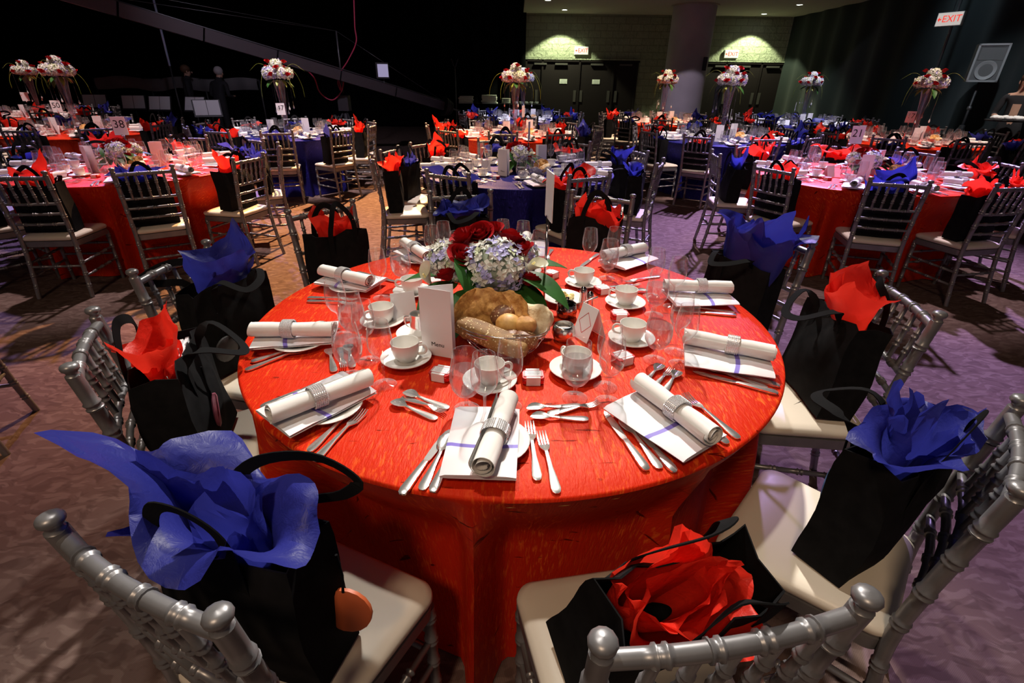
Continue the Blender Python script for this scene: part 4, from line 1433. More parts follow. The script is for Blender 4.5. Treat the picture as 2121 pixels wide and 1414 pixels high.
for i, (x, y, yaw, c) in enumerate(CH0):
    rz = R_(yaw)
    sx, sy = x - .235 * math.sin(rz), y + .235 * math.cos(rz)
    h = hour(seat_ang[i])
    put(CHAIR, (sx, sy, 0), rz, f"silver ballroom chair at {h} o'clock of the {TN}", 'silver ballroom chairs')
    lx, ly, lean, turn, kw = BAGSPEC[i]
    q = Matrix.Translation((sx, sy, 0)) @ Matrix.Rotation(rz, 4, 'Z') @ Vector((lx, ly, .4765 + .075 * math.sin(lean)))
    gift_bag(q, (lean, 0, rz + turn), c, f"black gift bag with {c} tissue at {h} o'clock of the {TN}", 'gift bags', 900 + i, **kw)

def nearest_hour(x, y):
    return hour(math.degrees(math.atan2(x - C0[0], -(y - C0[1]))))
cnt = {}
def t1(k, x, y, rz, nm, grp, dz=0.):
    """label by the clock position on the table; a repeat there is told apart by its distance from the table's centre"""
    h = nearest_hour(x, y)
    cnt.setdefault((nm, h), []).append((put(k, (x, y, ZT + dz), rz, '', grp), x, y, nm, h))
# plates, programmes, napkin rolls: (napkin mid x, y, axis angle)
for x, y, ax in [(-.045, .935, -5), (.395, 1.03, 33), (.665, 1.365, 72), (.735, 1.86, 93), (.535, 2.31, 128), (.06, 2.44, 176), (-.455, 2.32, -139), (-.68, 1.95, -112), (-.705, 1.45, -82), (-.49, 1.075, -42)]:
    rz = R_(ax - 90) + R_(180)
    u = (math.sin(R_(ax)), -math.cos(R_(ax)))
    t1(PLATE, x - u[0] * .015, y - u[1] * .015, 0, 'white dinner plate under the programme', 'dinner plates')
    px_, py_ = x - .02 * math.cos(R_(ax)), y - .02 * math.sin(R_(ax))
    t1(PROGRAM, px_, py_, rz + R_(3), 'folded programme with violet band', 'event programmes', .0205)
    t1(NAPKIN, x + .012 * math.cos(R_(ax)), y + .012 * math.sin(R_(ax)), rz - R_(6), 'rolled white napkin with rhinestone ring', 'napkin rolls', .0325)
for x, y, hz in [(-.062, 1.222, .3), (-.325, 1.345, -.1), (-.460, 1.610, -2.4), (-.405, 1.890, 3.2), (.190, 1.292, 2.2), (.400, 1.500, 3.1), (.438, 1.805, 3.0), (.300, 2.015, 2.9), (-.20, 2.10, 1), (.05, 2.15, 2)]:
    t1(SAUCER, x, y, 0, 'white saucer', 'saucers')
    t1(CUP, x, y, hz, 'white coffee cup', 'coffee cups', .0082)
for x, y in [(-.361, 1.211), (-.442, 1.345), (-.578, 1.515), (-.521, 1.845), (-.066, 1.040), (-.005, 1.112), (.262, 1.140), (.268, 1.215), (.520, 1.350), (.528, 1.430), (.620, 1.800), (.565, 1.905), (.342, 2.192), (.455, 2.215), (-.322, 2.275), (-.365, 2.200), (-.050, 2.325), (.045, 2.300)]:
    t1(GLASS, x, y, 0, 'empty wine glass', 'wine glasses')
for x, y in [(-.118, 1.098), (.175, 1.158), (.448, 1.375), (.530, 1.719), (.416, 2.105), (-.465, 1.985), (-.518, 1.470), (-.468, 1.255), (.120, 2.235), (-.25, 2.20)]:
    t1(GOBLET, x, y, 0, 'half-full water goblet', 'water goblets')
for x, y, rz in [(-.205, 1.255, -.30), (.062, 1.243, .03), (.345, 1.362, .5), (.395, 1.685, .1), (.370, 1.940, .35), (.170, 2.115, .8), (-.330, 2.000, .4)]:
    t1(TIN, x, y, rz, 'small red tin with white paper label', 'mint tins')
CUT = [('knife', -.228, .782, -.149, 1.014), ('spoon', -.188, .797, -.146, .990), ('bknife', -.164, .790, -.125, .975), ('fork', .060, .830, .046, 1.040), ('fork', .100, .792, .068, 1.045),
       ('dspoon', .189, 1.118, .047, 1.095), ('dfork', .095, 1.075, .229, 1.122), ('dspoon', .200, 1.058, .058, 1.058), ('knife', .307, .866, .247, 1.091), ('spoon', .339, .874, .285, 1.056), ('bknife', .369, .862, .310, 1.037),
       ('fork', .560, .985, .475, 1.190), ('fork', .525, .965, .450, 1.160), ('fork', -.446, .882, -.378, 1.090), ('fork', -.470, .915, -.405, 1.100), ('dspoon', -.190, 1.048, -.320, 1.118), ('dspoon', -.165, 1.097, -.300, 1.165),
       ('dfork', -.300, 1.145, -.165, 1.072), ('knife', -.658, 1.085, -.511, 1.250), ('spoon', -.628, 1.070, -.505, 1.205), ('knife', .751, 1.189, .540, 1.308), ('spoon', .734, 1.219, .585, 1.330), ('bknife', .773, 1.227, .621, 1.330),
       ('fork', -.789, 1.275, -.641, 1.430), ('fork', -.795, 1.325, -.645, 1.445), ('dspoon', -.525, 1.273, -.585, 1.410), ('dfork', -.556, 1.425, -.500, 1.288), ('dspoon', -.478, 1.300, -.530, 1.430),
       ('dspoon', .37, 1.22, .46, 1.335), ('dfork', .39, 1.195, .485, 1.312), ('dspoon', .42, 1.175, .50, 1.297), ('knife', .84, 1.72, .60, 1.76), ('spoon', .845, 1.75, .655, 1.785), ('fork', .83, 1.985, .63, 1.975),
       ('dfork', .40, 1.99, .535, 2.02), ('dspoon', .41, 1.955, .56, 1.945), ('knife', -.825, 1.52, -.60, 1.56), ('spoon', -.83, 1.55, -.65, 1.585), ('fork', -.80, 1.80, -.60, 1.775), ('fork', -.81, 1.835, -.61, 1.815),
       ('knife', -.70, 2.13, -.50, 2.02), ('fork', .66, 2.14, .49, 2.05), ('knife', .43, 2.45, .34, 2.29), ('fork', .20, 2.52, .16, 2.33), ('knife', -.10, 2.52, -.08, 2.29)]
CK = {'knife': (KNIFE, 'steel dinner knife'), 'spoon': (SPOON, 'steel soup spoon'), 'bknife': (BKNIFE, 'short butter knife'), 'fork': (FORK, 'steel dinner fork'), 'dspoon': (DSPOON, 'steel teaspoon'), 'dfork': (DFORK, 'small dessert fork')}
for k, x0, y0, x1, y1 in CUT:
    kk, nm = CK[k]
    h_ = .0
    t1(kk, x0, y0, math.atan2(y1 - y0, x1 - x0), nm, 'cutlery')
ORD = ['innermost', 'middle', 'outermost']
for (nm, h), L in cnt.items():
    L.sort(key=lambda q: math.hypot(q[1] - C0[0], q[2] - C0[1]))
    for i, (o, x, y, _, _) in enumerate(L):
        pre = '' if len(L) == 1 else (('inner ', 'outer ')[i] if len(L) == 2 else ('innermost ', 'second-in ', 'third-in ', 'outermost ')[min(i, 3)])
        o['label'] = f"{pre}{nm} at {h} o'clock of the {TN}"

# centre pieces
put(BOUQUET, (-.085, 1.735, ZT), R_(2), 'low bouquet of hydrangeas and red roses on the nearest red table', 'low bouquets')
put(MENU, (-.283, 1.400, ZT), R_(-1), "tall folded Menu card standing before the nearest table's flowers", 'menu cards')
put(TENT, (-.395, 1.665, ZT), R_(20), 'blank white tent card beside the nearest table cups', 'tent cards')
put(TENTD, (.262, 1.535, ZT), R_(-58), 'tent card printed with a red diamond beside the sugar pot', 'tent cards')
put(number_stand('', h=.465), (.115, 1.705, ZT), R_(98), 'tall chrome number stand seen edge-on beside the nearest bouquet', 'table number stands')
put(SAUCER, (-.312, 1.512, ZT), 0, 'saucer under the steel cream jug', 'saucers')
jug = MB().lathe([(0, .0), (.026, 0), (.031, .012), (.030, .040), (.0255, .068), (.0275, .080), (.026, .080), (.024, .066), (.028, .040), (.028, .014), (0, .008)], 24).build('jug_body', 'polished_steel', 50)
jh = MB().tube(catmull([(.027, 0, .066), (.047, 0, .062), (.045, 0, .034), (.030, 0, .026)], 5), .003, 7).build('jug_handle', 'polished_steel', 180)
put(kit('cream_jug', 'jug', [('jug_body', jug), ('handle', jh, (0, 0, 0), (0, 0, 2.6))]), (-.312, 1.512, ZT + .0078), .4, 'small steel cream jug standing on a saucer behind the menu')
pot = MB().lathe([(0, 0), (.030, 0), (.037, .006), (.0385, .022), (.0365, .042), (.033, .047), (.030, .047)], 28).build('pot_body', 'dark_chrome', 50)
lid = MB().lathe([(.036, .047), (.034, .052), (.022, .060), (.008, .064), (.005, .067), (.0085, .071), (.006, .075), (0, .076)], 28).build('pot_lid', 'dark_chrome', 60)
sh = MB().tube([(0, 0, .0), (-.03, 0, .010), (-.075, 0, .030)], [.003, .0022, .004], 7).build('spoon_handle', 'polished_steel', 180)
put(kit('sugar_pot', 'sugar pot', [('pot_body', pot), ('lid', lid), ('spoon_handle', sh, (.038, 0, .046), (0, 0, 2.9))]), (.200, 1.700, ZT), .2, 'lidded chrome sugar pot with a spoon beside the shakers')
shk = MB().lathe([(0, 0), (.016, 0), (.017, .004), (.0145, .02), (.0125, .050), (.0135, .066), (.0, .066)], 16).build('shaker_body', 'polished_steel', 50)
cap = MB().lathe([(.014, .066), (.0145, .072), (.011, .082), (.005, .088), (0, .089)], 16).build('shaker_cap', 'dark_chrome', 60)
for x, y, lb in ((.268, 1.775, 'shaker standing farther behind the chrome sugar pot'), (.287, 1.728, 'shaker standing nearer beside the chrome sugar pot')):
    put(kit('salt_shaker', 'shaker', [('shaker_body', shk), ('cap', cap)]), (x, y, ZT), 0, 'slim steel ' + lb, 'salt and pepper shakers')
put(SAUCER, (.200, 1.838, ZT), 0, 'small plate holding butter balls behind the sugar pot', 'saucers', 1.02)
bb = MB().ball((0, 0, 0), .0115, 0, 10, 7).build('butter_ball', 'butter', 180)
for i, (dx, dy, dz) in enumerate([(-.022, -.012, 0), (.002, -.018, 0), (.024, -.008, 0), (-.014, .012, 0), (.012, .012, 0), (.0, -.003, .016), (.034, .014, 0)]):
    o = ob('butter_ball', bb, None, (.200 + dx, 1.838 + dy, ZT + .0185 + dz))
    tag(o, 'yellow butter ball on the small plate behind the sugar pot', 'butter', 'butter balls')
vot = MB().lathe([(0, 0), (.022, 0), (.034, .012), (.040, .030), (.036, .052), (.031, .060), (.029, .060), (.033, .050), (.036, .030), (.030, .014), (0, .010)], 28).build('votive_bowl', 'mercury_silver', 60)
wax = MB().lathe([(0, .040), (.028, .040), (.030, .036), (0, .014)], 20).build('candle_wax', 'napkin_white', 60)
put(kit('votive_holder', 'candle holder', [('votive_bowl', vot), ('candle', wax)]), (.172, 1.503, ZT), 0, 'speckled silver votive bowl in front of the sugar pot')
bx, by, brz = -.030, 1.430, R_(-14)
MBk = Matrix.Translation((bx, by, ZT)) @ Matrix.Rotation(brz, 4, 'Z')
put(BASKET, (bx, by, ZT), brz, 'chrome wire bread basket on the nearest red table', 'bread baskets', 1.08)
put(LINER, (bx, by, ZT + .002), brz, 'white napkin lining the nearest bread basket', 'basket napkins', 1.08)
for k, loc, rot, lb in [('sesame_baguette', (-.02, -.062, .075), (.1, .12, -.30), 'sesame-crusted baguette across the front of the nearest basket'),
                        ('flatbread', (-.070, .030, .105), (1.30, .10, .10), 'upright round flatbread facing the viewer in the nearest basket'), ('flatbread_b', (-.100, .045, .100), (1.35, .15, .75), 'flatbread standing behind the other flatbread by the menu'),
                        ('flatbread_b', (-.112, .040, .092), (1.35, .0, .95), 'outermost flatbread leaning beside the menu card'),
                        ('flatbread', (-.005, .050, .095), (1.15, -.1, -.25), 'flatbread leaning at the back of the nearest basket'),
                        ('bread_roll', (.020, -.005, .098), (0, 0, .3), 'smooth golden roll on top of the nearest basket'), ('dark_roll', (-.010, .030, .110), (0, -.5, .9), 'dark seeded roll topping the nearest basket'),
                        ('crusty_roll', (.070, .000, .095), (.2, -.5, -.8), 'split crusty roll beside the golden roll'), ('ciabatta', (.085, .050, .095), (.9, -.2, -.3), 'floury ciabatta leaning at the basket edge'),
                        ('dark_roll', (.085, -.055, .075), (0, .1, .4), 'dark seeded roll at the basket rim by the votive'), ('dark_roll', (.040, -.050, .070), (0, 0, 1.4), 'dark roll behind the end of the baguette')]:
    p = MBk @ Vector(loc)
    put(BREADS[k], p, (rot[0], rot[1], rot[2] + brz), lb, 'breads', 1.12)

# ------------------------------------------------------------------ the other tables
def ring(a0, n=10, step=36):
    return [((a0 + step * k + 180) % 360) - 180 for k in range(n)]
table((-3.58, 4.85), ring(5.5), 'red_taffeta', 'red low-bouquet table at left', 'red', 21, True, 'low', '38', R_(14), (-.045, .12), 1.29, ['red', 'blue', 'red', 'blue', 'blue', 'red', 'red', 'blue', 'blue', 'red'])
table((.03, 5.02), [-69, -24, 24, 71, 108, 150, -168, -128, -98], 'navy_taffeta', 'navy low-bouquet table', 'navy', 22, True, 'low', '', R_(80), (.10, .06), 1.29, ['red', 'blue', 'red', 'blue', 'blue', 'red', 'blue', 'red', 'blue'])
table((3.27, 4.98), [-104, -62, -22, 14, 50, 88, 126, 164, -148], 'red_taffeta', 'red low-bouquet table at right', 'red', 23, True, 'low', '21', R_(-6), (-.055, .12), 1.27, ['blue', 'red', 'blue', 'red', 'red', 'red', 'blue', 'red', 'red'])
table((-3.4, 8.1), ring(16), 'navy_taffeta', 'navy vase table under the crane', 'navy', 24, False, 'vase', '47', R_(22), (.0, -.11), colors=['blue', 'blue', 'red', 'red', 'red', 'blue', 'red', 'red', 'blue', 'red'])
table((0.0, 8.4), ring(-8), 'red_taffeta', 'red vase table in the middle', 'red', 25, False, 'vase', '', R_(70), (.12, -.1), colors=['blue', 'red', 'blue', 'blue', 'red', 'red', 'blue', 'red', 'red', 'red'])
table((3.12, 8.2), ring(-32), 'navy_taffeta', 'navy vase table before the column', 'navy', 26, False, 'vase', '', R_(70), (.02, -.16), colors=['red', 'red', 'blue', 'blue', 'red', 'red', 'blue', 'red', 'red', 'blue'])
table((6.0, 8.2), ring(-10), 'red_taffeta', 'red vase table by the loudspeaker', 'red', 27, False, 'vase', '17', R_(-20), (-.12, .0), 1.40, colors=['red', 'blue', 'red', 'blue', 'red', 'red', 'blue', 'red', 'red', 'blue'])
table((-6.42, 7.95), ring(12), 'red_taffeta', 'red vase table at far left', 'red', 28, False, 'vase', '50', R_(25), (-.12, -.1), colors=['blue', 'blue', 'red', 'blue', 'red'])
table((.16, 11.7), ring(4), 'navy_taffeta', 'farthest middle table', 'navy', 29, False, 'vase', None, colors=['red', 'blue', 'blue', 'red', 'blue'])
table((3.10, 11.6), ring(-14), 'red_taffeta', 'far red table beside the column', 'red', 30, False, 'vase', '', R_(75), (-.14, 0), colors=['red', 'blue', 'red', 'red', 'blue'])
table((6.0, 11.5), ring(-20), 'navy_taffeta', 'far navy table by the curtain', 'navy', 31, False, 'vase', '', R_(60), (-.2, 0), colors=['blue', 'blue', 'red', 'red', 'blue'])
table((-9.52, 11.0), ring(6), 'red_taffeta', 'farthest table at the left', 'red', 32, False, 'vase', '', R_(50), (-.2, 0))
table((6.75, 4.95), ring(-74), 'red_taffeta', 'table cut by the right edge', 'red', 33, False, 'low', None, colors=['red', 'red', 'blue', 'red', 'blue'])
table((-6.9, 4.75), ring(20), 'navy_taffeta', 'table cut by the left edge', 'navy', 34, False, 'low', None, colors=['blue', 'red'])
# a single chair of a table outside the picture
put(CHAIR, (-2.59, 1.84, 0), R_(114), 'silver ballroom chair alone at the left edge, only legs showing', 'silver ballroom chairs')

# ------------------------------------------------------------------ camera crane
jib = ob('camera_crane', None, None, (-3.70, 12.0, 0))
tag(jib, 'long dark camera crane on a tripod reaching over the tables', 'camera crane')
O = Vector((-3.70, 12.0, 0))
A_, B_, PV = Vector((-7.4, 9.0, 2.76)) - O, Vector((-1.66, 12.8, .97)) - O, Vector((-3.70, 12.0, 1.22)) - O
def beam(a, b, w0, w1, name, m, par):
    d = (b - a).normalized()
    up = Vector((0, 0, 1))
    s = d.cross(up).normalized()
    u = s.cross(d)
    L = [[p + s * w * sx + u * w * 1.25 * sz for sx, sz in ((-1, -1), (1, -1), (1, 1), (-1, 1))] for p, w in ((a, w0), (b, w1))]
    return ob(name, MB().loops(L, 0, True, True).build(name, m, 0), par)
for k in range(6):
    beam(A_.lerp(B_, k / 6 + .002), A_.lerp(B_, (k + 1) / 6 - .002), .085 - .002 * k, .083 - .002 * k, 'arm_section', 'jib_paint', jib)
ob('cable_run', MB().tube([A_ + Vector((0, 0, .13)), A_.lerp(B_, .3) + Vector((0, 0, .12)), A_.lerp(B_, .6) + Vector((0, 0, .13)), B_ + Vector((0, 0, .11))], .012, 6).build('cable_run', 'grey_metal', 180), jib)
dB = (B_ - A_).normalized()
for k in range(4):
    q = B_ + dB * (.02 + .05 * k)
    mb = MB().lathe([(0, -.02), (.20 - .02 * k, -.02), (.21 - .02 * k, 0), (.20 - .02 * k, .02), (0, .02)], 26)
    mb.xf(Matrix.Translation(q) @ dB.to_track_quat('Z', 'Y').to_matrix().to_4x4())
    ob('counterweight', mb.build('counterweight', 'black_metal', 40), jib)
ob('weight_bar', MB().tube([B_, B_ + dB * .45], .018, 8).build('weight_bar', 'grey_metal', 180), jib)
MT_ = PV + Vector((.02, 0, 1.15))
ob('cable_mast', MB().tube([PV, MT_], [.022, .016], 8).build('cable_mast', 'grey_metal', 180), jib)
for q in (A_, A_.lerp(B_, .12), B_):
    ob('tension_wire', MB().tube([MT_, q + Vector((0, 0, .1))], .004, 5).build('tension_wire', 'grey_metal', 180), jib)
ob('pivot_head', MB().box(PV - Vector((0, 0, .18)), (.22, .22, .30)).build('pivot_head', 'jib_paint', 0), jib)
ob('center_post', MB().tube([PV - Vector((0, 0, .3)), Vector((0, 0, .25))], .05, 10).build('center_post', 'jib_paint', 180), jib)
for a in (200, 320, 80):
    ft = Vector((.55 * math.cos(R_(a)), .55 * math.sin(R_(a)), .02))
    ob('tripod_leg', MB().tube([PV - Vector((0, 0, .28)), ft], .024, 8).build('tripod_leg', 'grey_metal', 180), jib)
mq = A_.lerp(B_, .80)
ob('monitor', MB().box(mq + Vector((.0, -.05, .34)), (.26, .06, .30)).box(mq + Vector((.02, -.085, .34)), (.22, .004, .24), 1).build('monitor', ['black_metal', 'screen_glow'], 0), jib)
ob('monitor_arm', MB().tube([mq, mq + Vector((0, 0, .2))], .015, 6).build('monitor_arm', 'grey_metal', 180), jib)
# hanging red cable
cab = catmull([(-3.16, 11.9, 3.6), (-3.22, 11.9, 2.89), (-3.26, 11.9, 2.44), (-3.27, 11.9, 2.17), (-3.47, 11.88, 1.85), (-3.66, 11.86, 1.62), (-3.74, 11.86, 1.42), (-3.69, 11.86, 1.28), (-3.70, 11.84, 1.53), (-3.61, 11.84, 1.48), (-3.69, 11.84, 1.26), (-3.90, 11.82, 1.10), (-4.11, 11.76, 1.24), (-4.16, 11.7, 1.50), (-4.26, 11.62, 1.66)], 7)
tag(ob('hanging_cable', MB().tube(cab, .014, 6).build('hanging_cable', 'cable_red', 180)), 'red cable hanging in loops from above onto the camera crane', 'cable')
# upright pipe, the blue light on it painted into its colour
tag(ob('blue_lit_pipe', MB().tube([(-7.24, 12.0, 3.4), (-7.28, 12.0, 1.70)], .022, 8).tube([(-7.28, 12.0, 1.70), (-7.32, 12.0, 0)], .016, 8, 1).build('blue_lit_pipe', ['pole_blue_lit', 'black_metal'], 180)), 'thin blue-lit pipe standing behind the camera crane', 'pipe')
# microphone-like stand by the crane end
st = ob('light_stand', None, None, (-1.45, 13.6, 0))
tag(st, "slim metal stand beside the crane's counterweight", 'stand')
ob('pole', MB().tube([(0, 0, .0), (0, 0, 1.75)], .014, 8).build('stand_upright', 'grey_metal', 180), st)
ob('fork_top', MB().tube([(-.08, 0, 1.95), (0, 0, 1.75), (.08, 0, 1.95)], .010, 6).build('fork_top', 'grey_metal', 180), st)
for a in (30, 150, 270):
    ob('leg', MB().tube([(0, 0, .35), (.35 * math.cos(R_(a)), .35 * math.sin(R_(a)), .01)], .010, 6).build('stand_leg', 'grey_metal', 180), st)

# ------------------------------------------------------------------ service table with cups and folded linen at the back
sv = ob('service_table', None, None, (-.55, 18.3, 0))
tag(sv, 'long service table with black cloth in front of the doors', 'table')
ob('table_top', MB().box((0, 0, .80), (3.0, .75, .04)).build('service_top', 'black_drape', 0), sv)
ob('table_skirt', pleats([(-1.49, -.365), (1.49, -.365)], 0, .78, .02, .22, 'black_drape', 'table_skirt', 3, 8, .01), sv)
def service(name, me, x, label, cat, y=18.15):
    tag(ob(name, me, None, (-.55 + x, y, .822)), label, cat)
def cloth_pile(w, h, s):
    g = random.Random(s)
    mb = MB()
    n = 5
    for k in range(n):
        mb.rbox((g.uniform(-.02, .02), 0, h * (k + .5) / n), (w * g.uniform(.94, 1), .34, h / n), .02, rz=g.uniform(-.05, .05))
    return mb.build('folded_linen', 'napkin_white', 40)
service('folded_linen', cloth_pile(.46, .22, 1), -1.05, 'folded white linen at the left end of the service table', 'linen')
service('folded_linen', cloth_pile(.50, .26, 2), -.30, 'folded white linen beside the plate pile on the service table', 'linen')
for k in range(7):
    o = ob('stacked_plate', SAUCER['parts'], None, (-.55 + .25, 18.12, .822 + .022 * k), (0, 0, 0), 1.9)
    tag(o, f"white plate in the back service pile, {['lowest', 'second from below', 'third from below', 'middle', 'third from top', 'second from top', 'topmost'][k]}", 'plate', 'piled plates')
for k in range(10):
    o = put(CUP, (-.55 + .55 + .175 * (k % 5), 18.05 + .18 * (k // 5), .823), .3 * k, f"white coffee cup on the service table, {['first', 'second', 'third', 'fourth', 'fifth'][k % 5]} of the {['front', 'rear'][k // 5]} row", 'service cups', 1.25)

# ------------------------------------------------------------------ loudspeaker on tripod
sp = ob('loudspeaker', None, None, (8.45, 10.35, 1.60), (R_(0), R_(0), R_(-32)))
tag(sp, 'black loudspeaker raised on a tripod before the curtain', 'loudspeaker')
ob('cabinet', MB().box((0, .02, .30), (.44, .34, .60)).build('speaker_cabinet', 'speaker_grey', 0), sp)
ob('front_frame', MB().box((0, -.155, .585), (.44, .02, .03)).box((0, -.155, .015), (.44, .02, .03)).box((-.205, -.155, .30), (.03, .02, .60)).box((.205, -.155, .30), (.03, .02, .60)).build('front_frame', 'speaker_rim', 0), sp)
hn = MB()
hn.loops([[(x * .18, -.158, .45 + z * .10) for x, z in ((-1, -1), (1, -1), (1, 1), (-1, 1))], [(x * .05, -.10, .45 + z * .03) for x, z in ((-1, -1), (1, -1), (1, 1), (-1, 1))]], 0, False, True)
ob('horn', hn.build('horn', 'speaker_grey', 0), sp)
wf = MB().lathe([(.155, 0), (.15, .008), (.13, .002), (.05, -.03), (.045, -.02), (0, -.012)], 28)
wf.xf(Matrix.Translation((0, -.16, .185)) @ Matrix.Rotation(R_(90), 4, 'X'))
ob('woofer', wf.build('woofer', 'speaker_rim', 50), sp)
ts = ob('speaker_stand', None, None, (8.45, 10.35, 0))
tag(ts, 'black tripod stand under the loudspeaker', 'stand')
ob('pole', MB().tube([(0, 0, .35), (0, 0, 1.598)], [.026, .019], 10).build('speaker_pole', 'black_metal', 180), ts)
ob('collar', MB().lathe([(.026, 1.14), (.036, 1.15), (.036, 1.19), (.026, 1.2)], 14).lathe([(.03, .80), (.045, .81), (.045, .87), (.03, .88)], 14).build('collar', 'grey_metal', 50), ts)
for a in (250, 10, 130):
    ob('leg', MB().tube([(.03 * math.cos(R_(a)), .03 * math.sin(R_(a)), .84), ((.50 * math.cos(R_(a))), .50 * math.sin(R_(a)), .015)], .015, 8).build('speaker_leg', 'grey_metal', 180), ts)
# drape upright in front of the curtain
tag(ob('drape_pole', MB().tube([(8.80, 12.0, 0), (8.80, 12.0, 8.5)], .026, 8).lathe([(0, 0), (.22, 0), (.22, .012), (0, .012)], 20, c=(8.80, 12.0, 0)).build('drape_pole', 'grey_metal', 60)), 'tall dark metal pole standing against the curtain', 'pole')

# ------------------------------------------------------------------ music stands and the draped rail of the band area
for i, (x, y, rz) in enumerate([(-8.9, 12.9, .3), (-8.1, 12.6, .1), (-7.25, 12.5, -.1), (-9.95, 13.1, .4), (-6.15, 11.0, .5)]):
    s = ob('music_stand', None, None, (x, y, 0), (0, 0, rz))
    tag(s, 'black music stand with sheets, ' + ['third', 'fourth', 'fifth', 'second', 'last and nearest'][i] + ' along the band area from the left', 'music stand', 'music stands')
    ob('pole', MB().tube([(0, 0, .30), (0, 0, .86)], .012, 6).build('music_pole', 'black_metal', 180), s)
    ob('desk', MB().box((0, 0, 0), (.50, .012, .34)).build('music_desk', 'black_metal', 0), s, (0, .0, .95), (R_(-25), 0, 0))
    ob('sheet_music', MB().box((-.115, -.010, .01), (.22, .002, .29)).box((.115, -.010, .01), (.22, .002, .29)).build('sheet_music', 'paper_white', 0), s, (0, .0, .95), (R_(-25), 0, 0))
    for a in (90, 210, 330):
        ob('leg', MB().tube([(0, 0, .30), (.26 * math.cos(R_(a)), .26 * math.sin(R_(a)), .01)], .008, 6).build('music_leg', 'black_metal', 180), s)
sw = ob('draped_rail', None, None, (-8.2, 13.6, 0))
tag(sw, 'grey cloth swag draped along a dark rail behind the music stands', 'drapery')
def swag(u, v):
    x = -1.95 + 3.9 * u
    return (x, .02 * math.sin(14 * x) - .03 * math.sin(math.pi * v), 1.47 + .03 * math.sin(4.3 * x + 1) - .24 * v - .03 * math.sin(math.pi * ((u * 4) % 1)) * v)
q = MB().grid(swag, 80, 6)
q.add([(x, y + .015, z) for x, y, z in q.v], [tuple(reversed(f)) for f in list(q.f)])
ob('cloth_swag', q.build('cloth_swag', 'swag_grey', 180), sw)
ob('rail', MB().tube([(-2, .03, 1.44), (2, .03, 1.44)], .02, 8).build('rail', 'black_metal', 180), sw)
for x in (-2, -.66, .66, 2):
    ob('rail_post', MB().tube([(x, .03, 0), (x, .03, 1.44)], .02, 8).build('rail_post', 'black_metal', 180), sw)

# ------------------------------------------------------------------ people: one skinned body each
def person(name, loc, rz, J, edges, mats, pick, label, hair=None, head=None, extra=None):
    """J: joint -> (x, y, z, radius); the pelvis comes first"""
    keys = list(J)
    me = bpy.data.meshes.new('person_body')
    me.from_pydata([J[k][:3] for k in keys], [(keys.index(a), keys.index(b)) for a, b in edges], [])
    o = bpy.data.objects.new('skin_source', me)
    COL.objects.link(o)
    md = o.modifiers.new('skin', 'SKIN')
    sk = me.skin_vertices[0].data
    for i, k in enumerate(keys):
        r = J[k][3]
        sk[i].radius = r if hasattr(r, '__len__') else (r, r)
        sk[i].use_root = i == 0
    s = o.modifiers.new('sub', 'SUBSURF')
    s.levels = s.render_levels = 2
    bpy.context.view_layer.update()
    body = bpy.data.meshes.new_from_object(o.evaluated_get(bpy.context.evaluated_depsgraph_get()))
    bpy.data.objects.remove(o)
    body.materials.clear()
    for m in mats:
        body.materials.append(MT[m])
    for p in body.polygons:
        p.material_index = pick(p.center)
        p.use_smooth = True
    t = ob('person', None, None, loc, (0, 0, rz))
    tag(t, label, 'person')
    ob('body', body, t)
    if hair:
        ob('hair', hair, t)
    for e in extra or []:
        ob(e[0], e[1], t, e[2] if len(e) > 2 else (0, 0, 0))
    return t
BE = [('pel', 'waist'), ('waist', 'chest'), ('chest', 'neck'), ('neck', 'jaw'), ('jaw', 'crown'), ('chest', 'shl'), ('shl', 'ell'), ('ell', 'wrl'), ('wrl', 'hnl'), ('chest', 'shr'), ('shr', 'elr'), ('elr', 'wrr'), ('wrr', 'hnr'), ('pel', 'hipl'), ('hipl', 'knl'), ('knl', 'anl'), ('anl', 'tol'), ('pel', 'hipr'), ('hipr', 'knr'), ('knr', 'anr'), ('anr', 'tor')]
for hnd in 'lr':
    for k in range(4):
        BE.append(('hn' + hnd, f'f{k}{hnd}'))
    BE.append(('wr' + hnd, 't' + hnd))
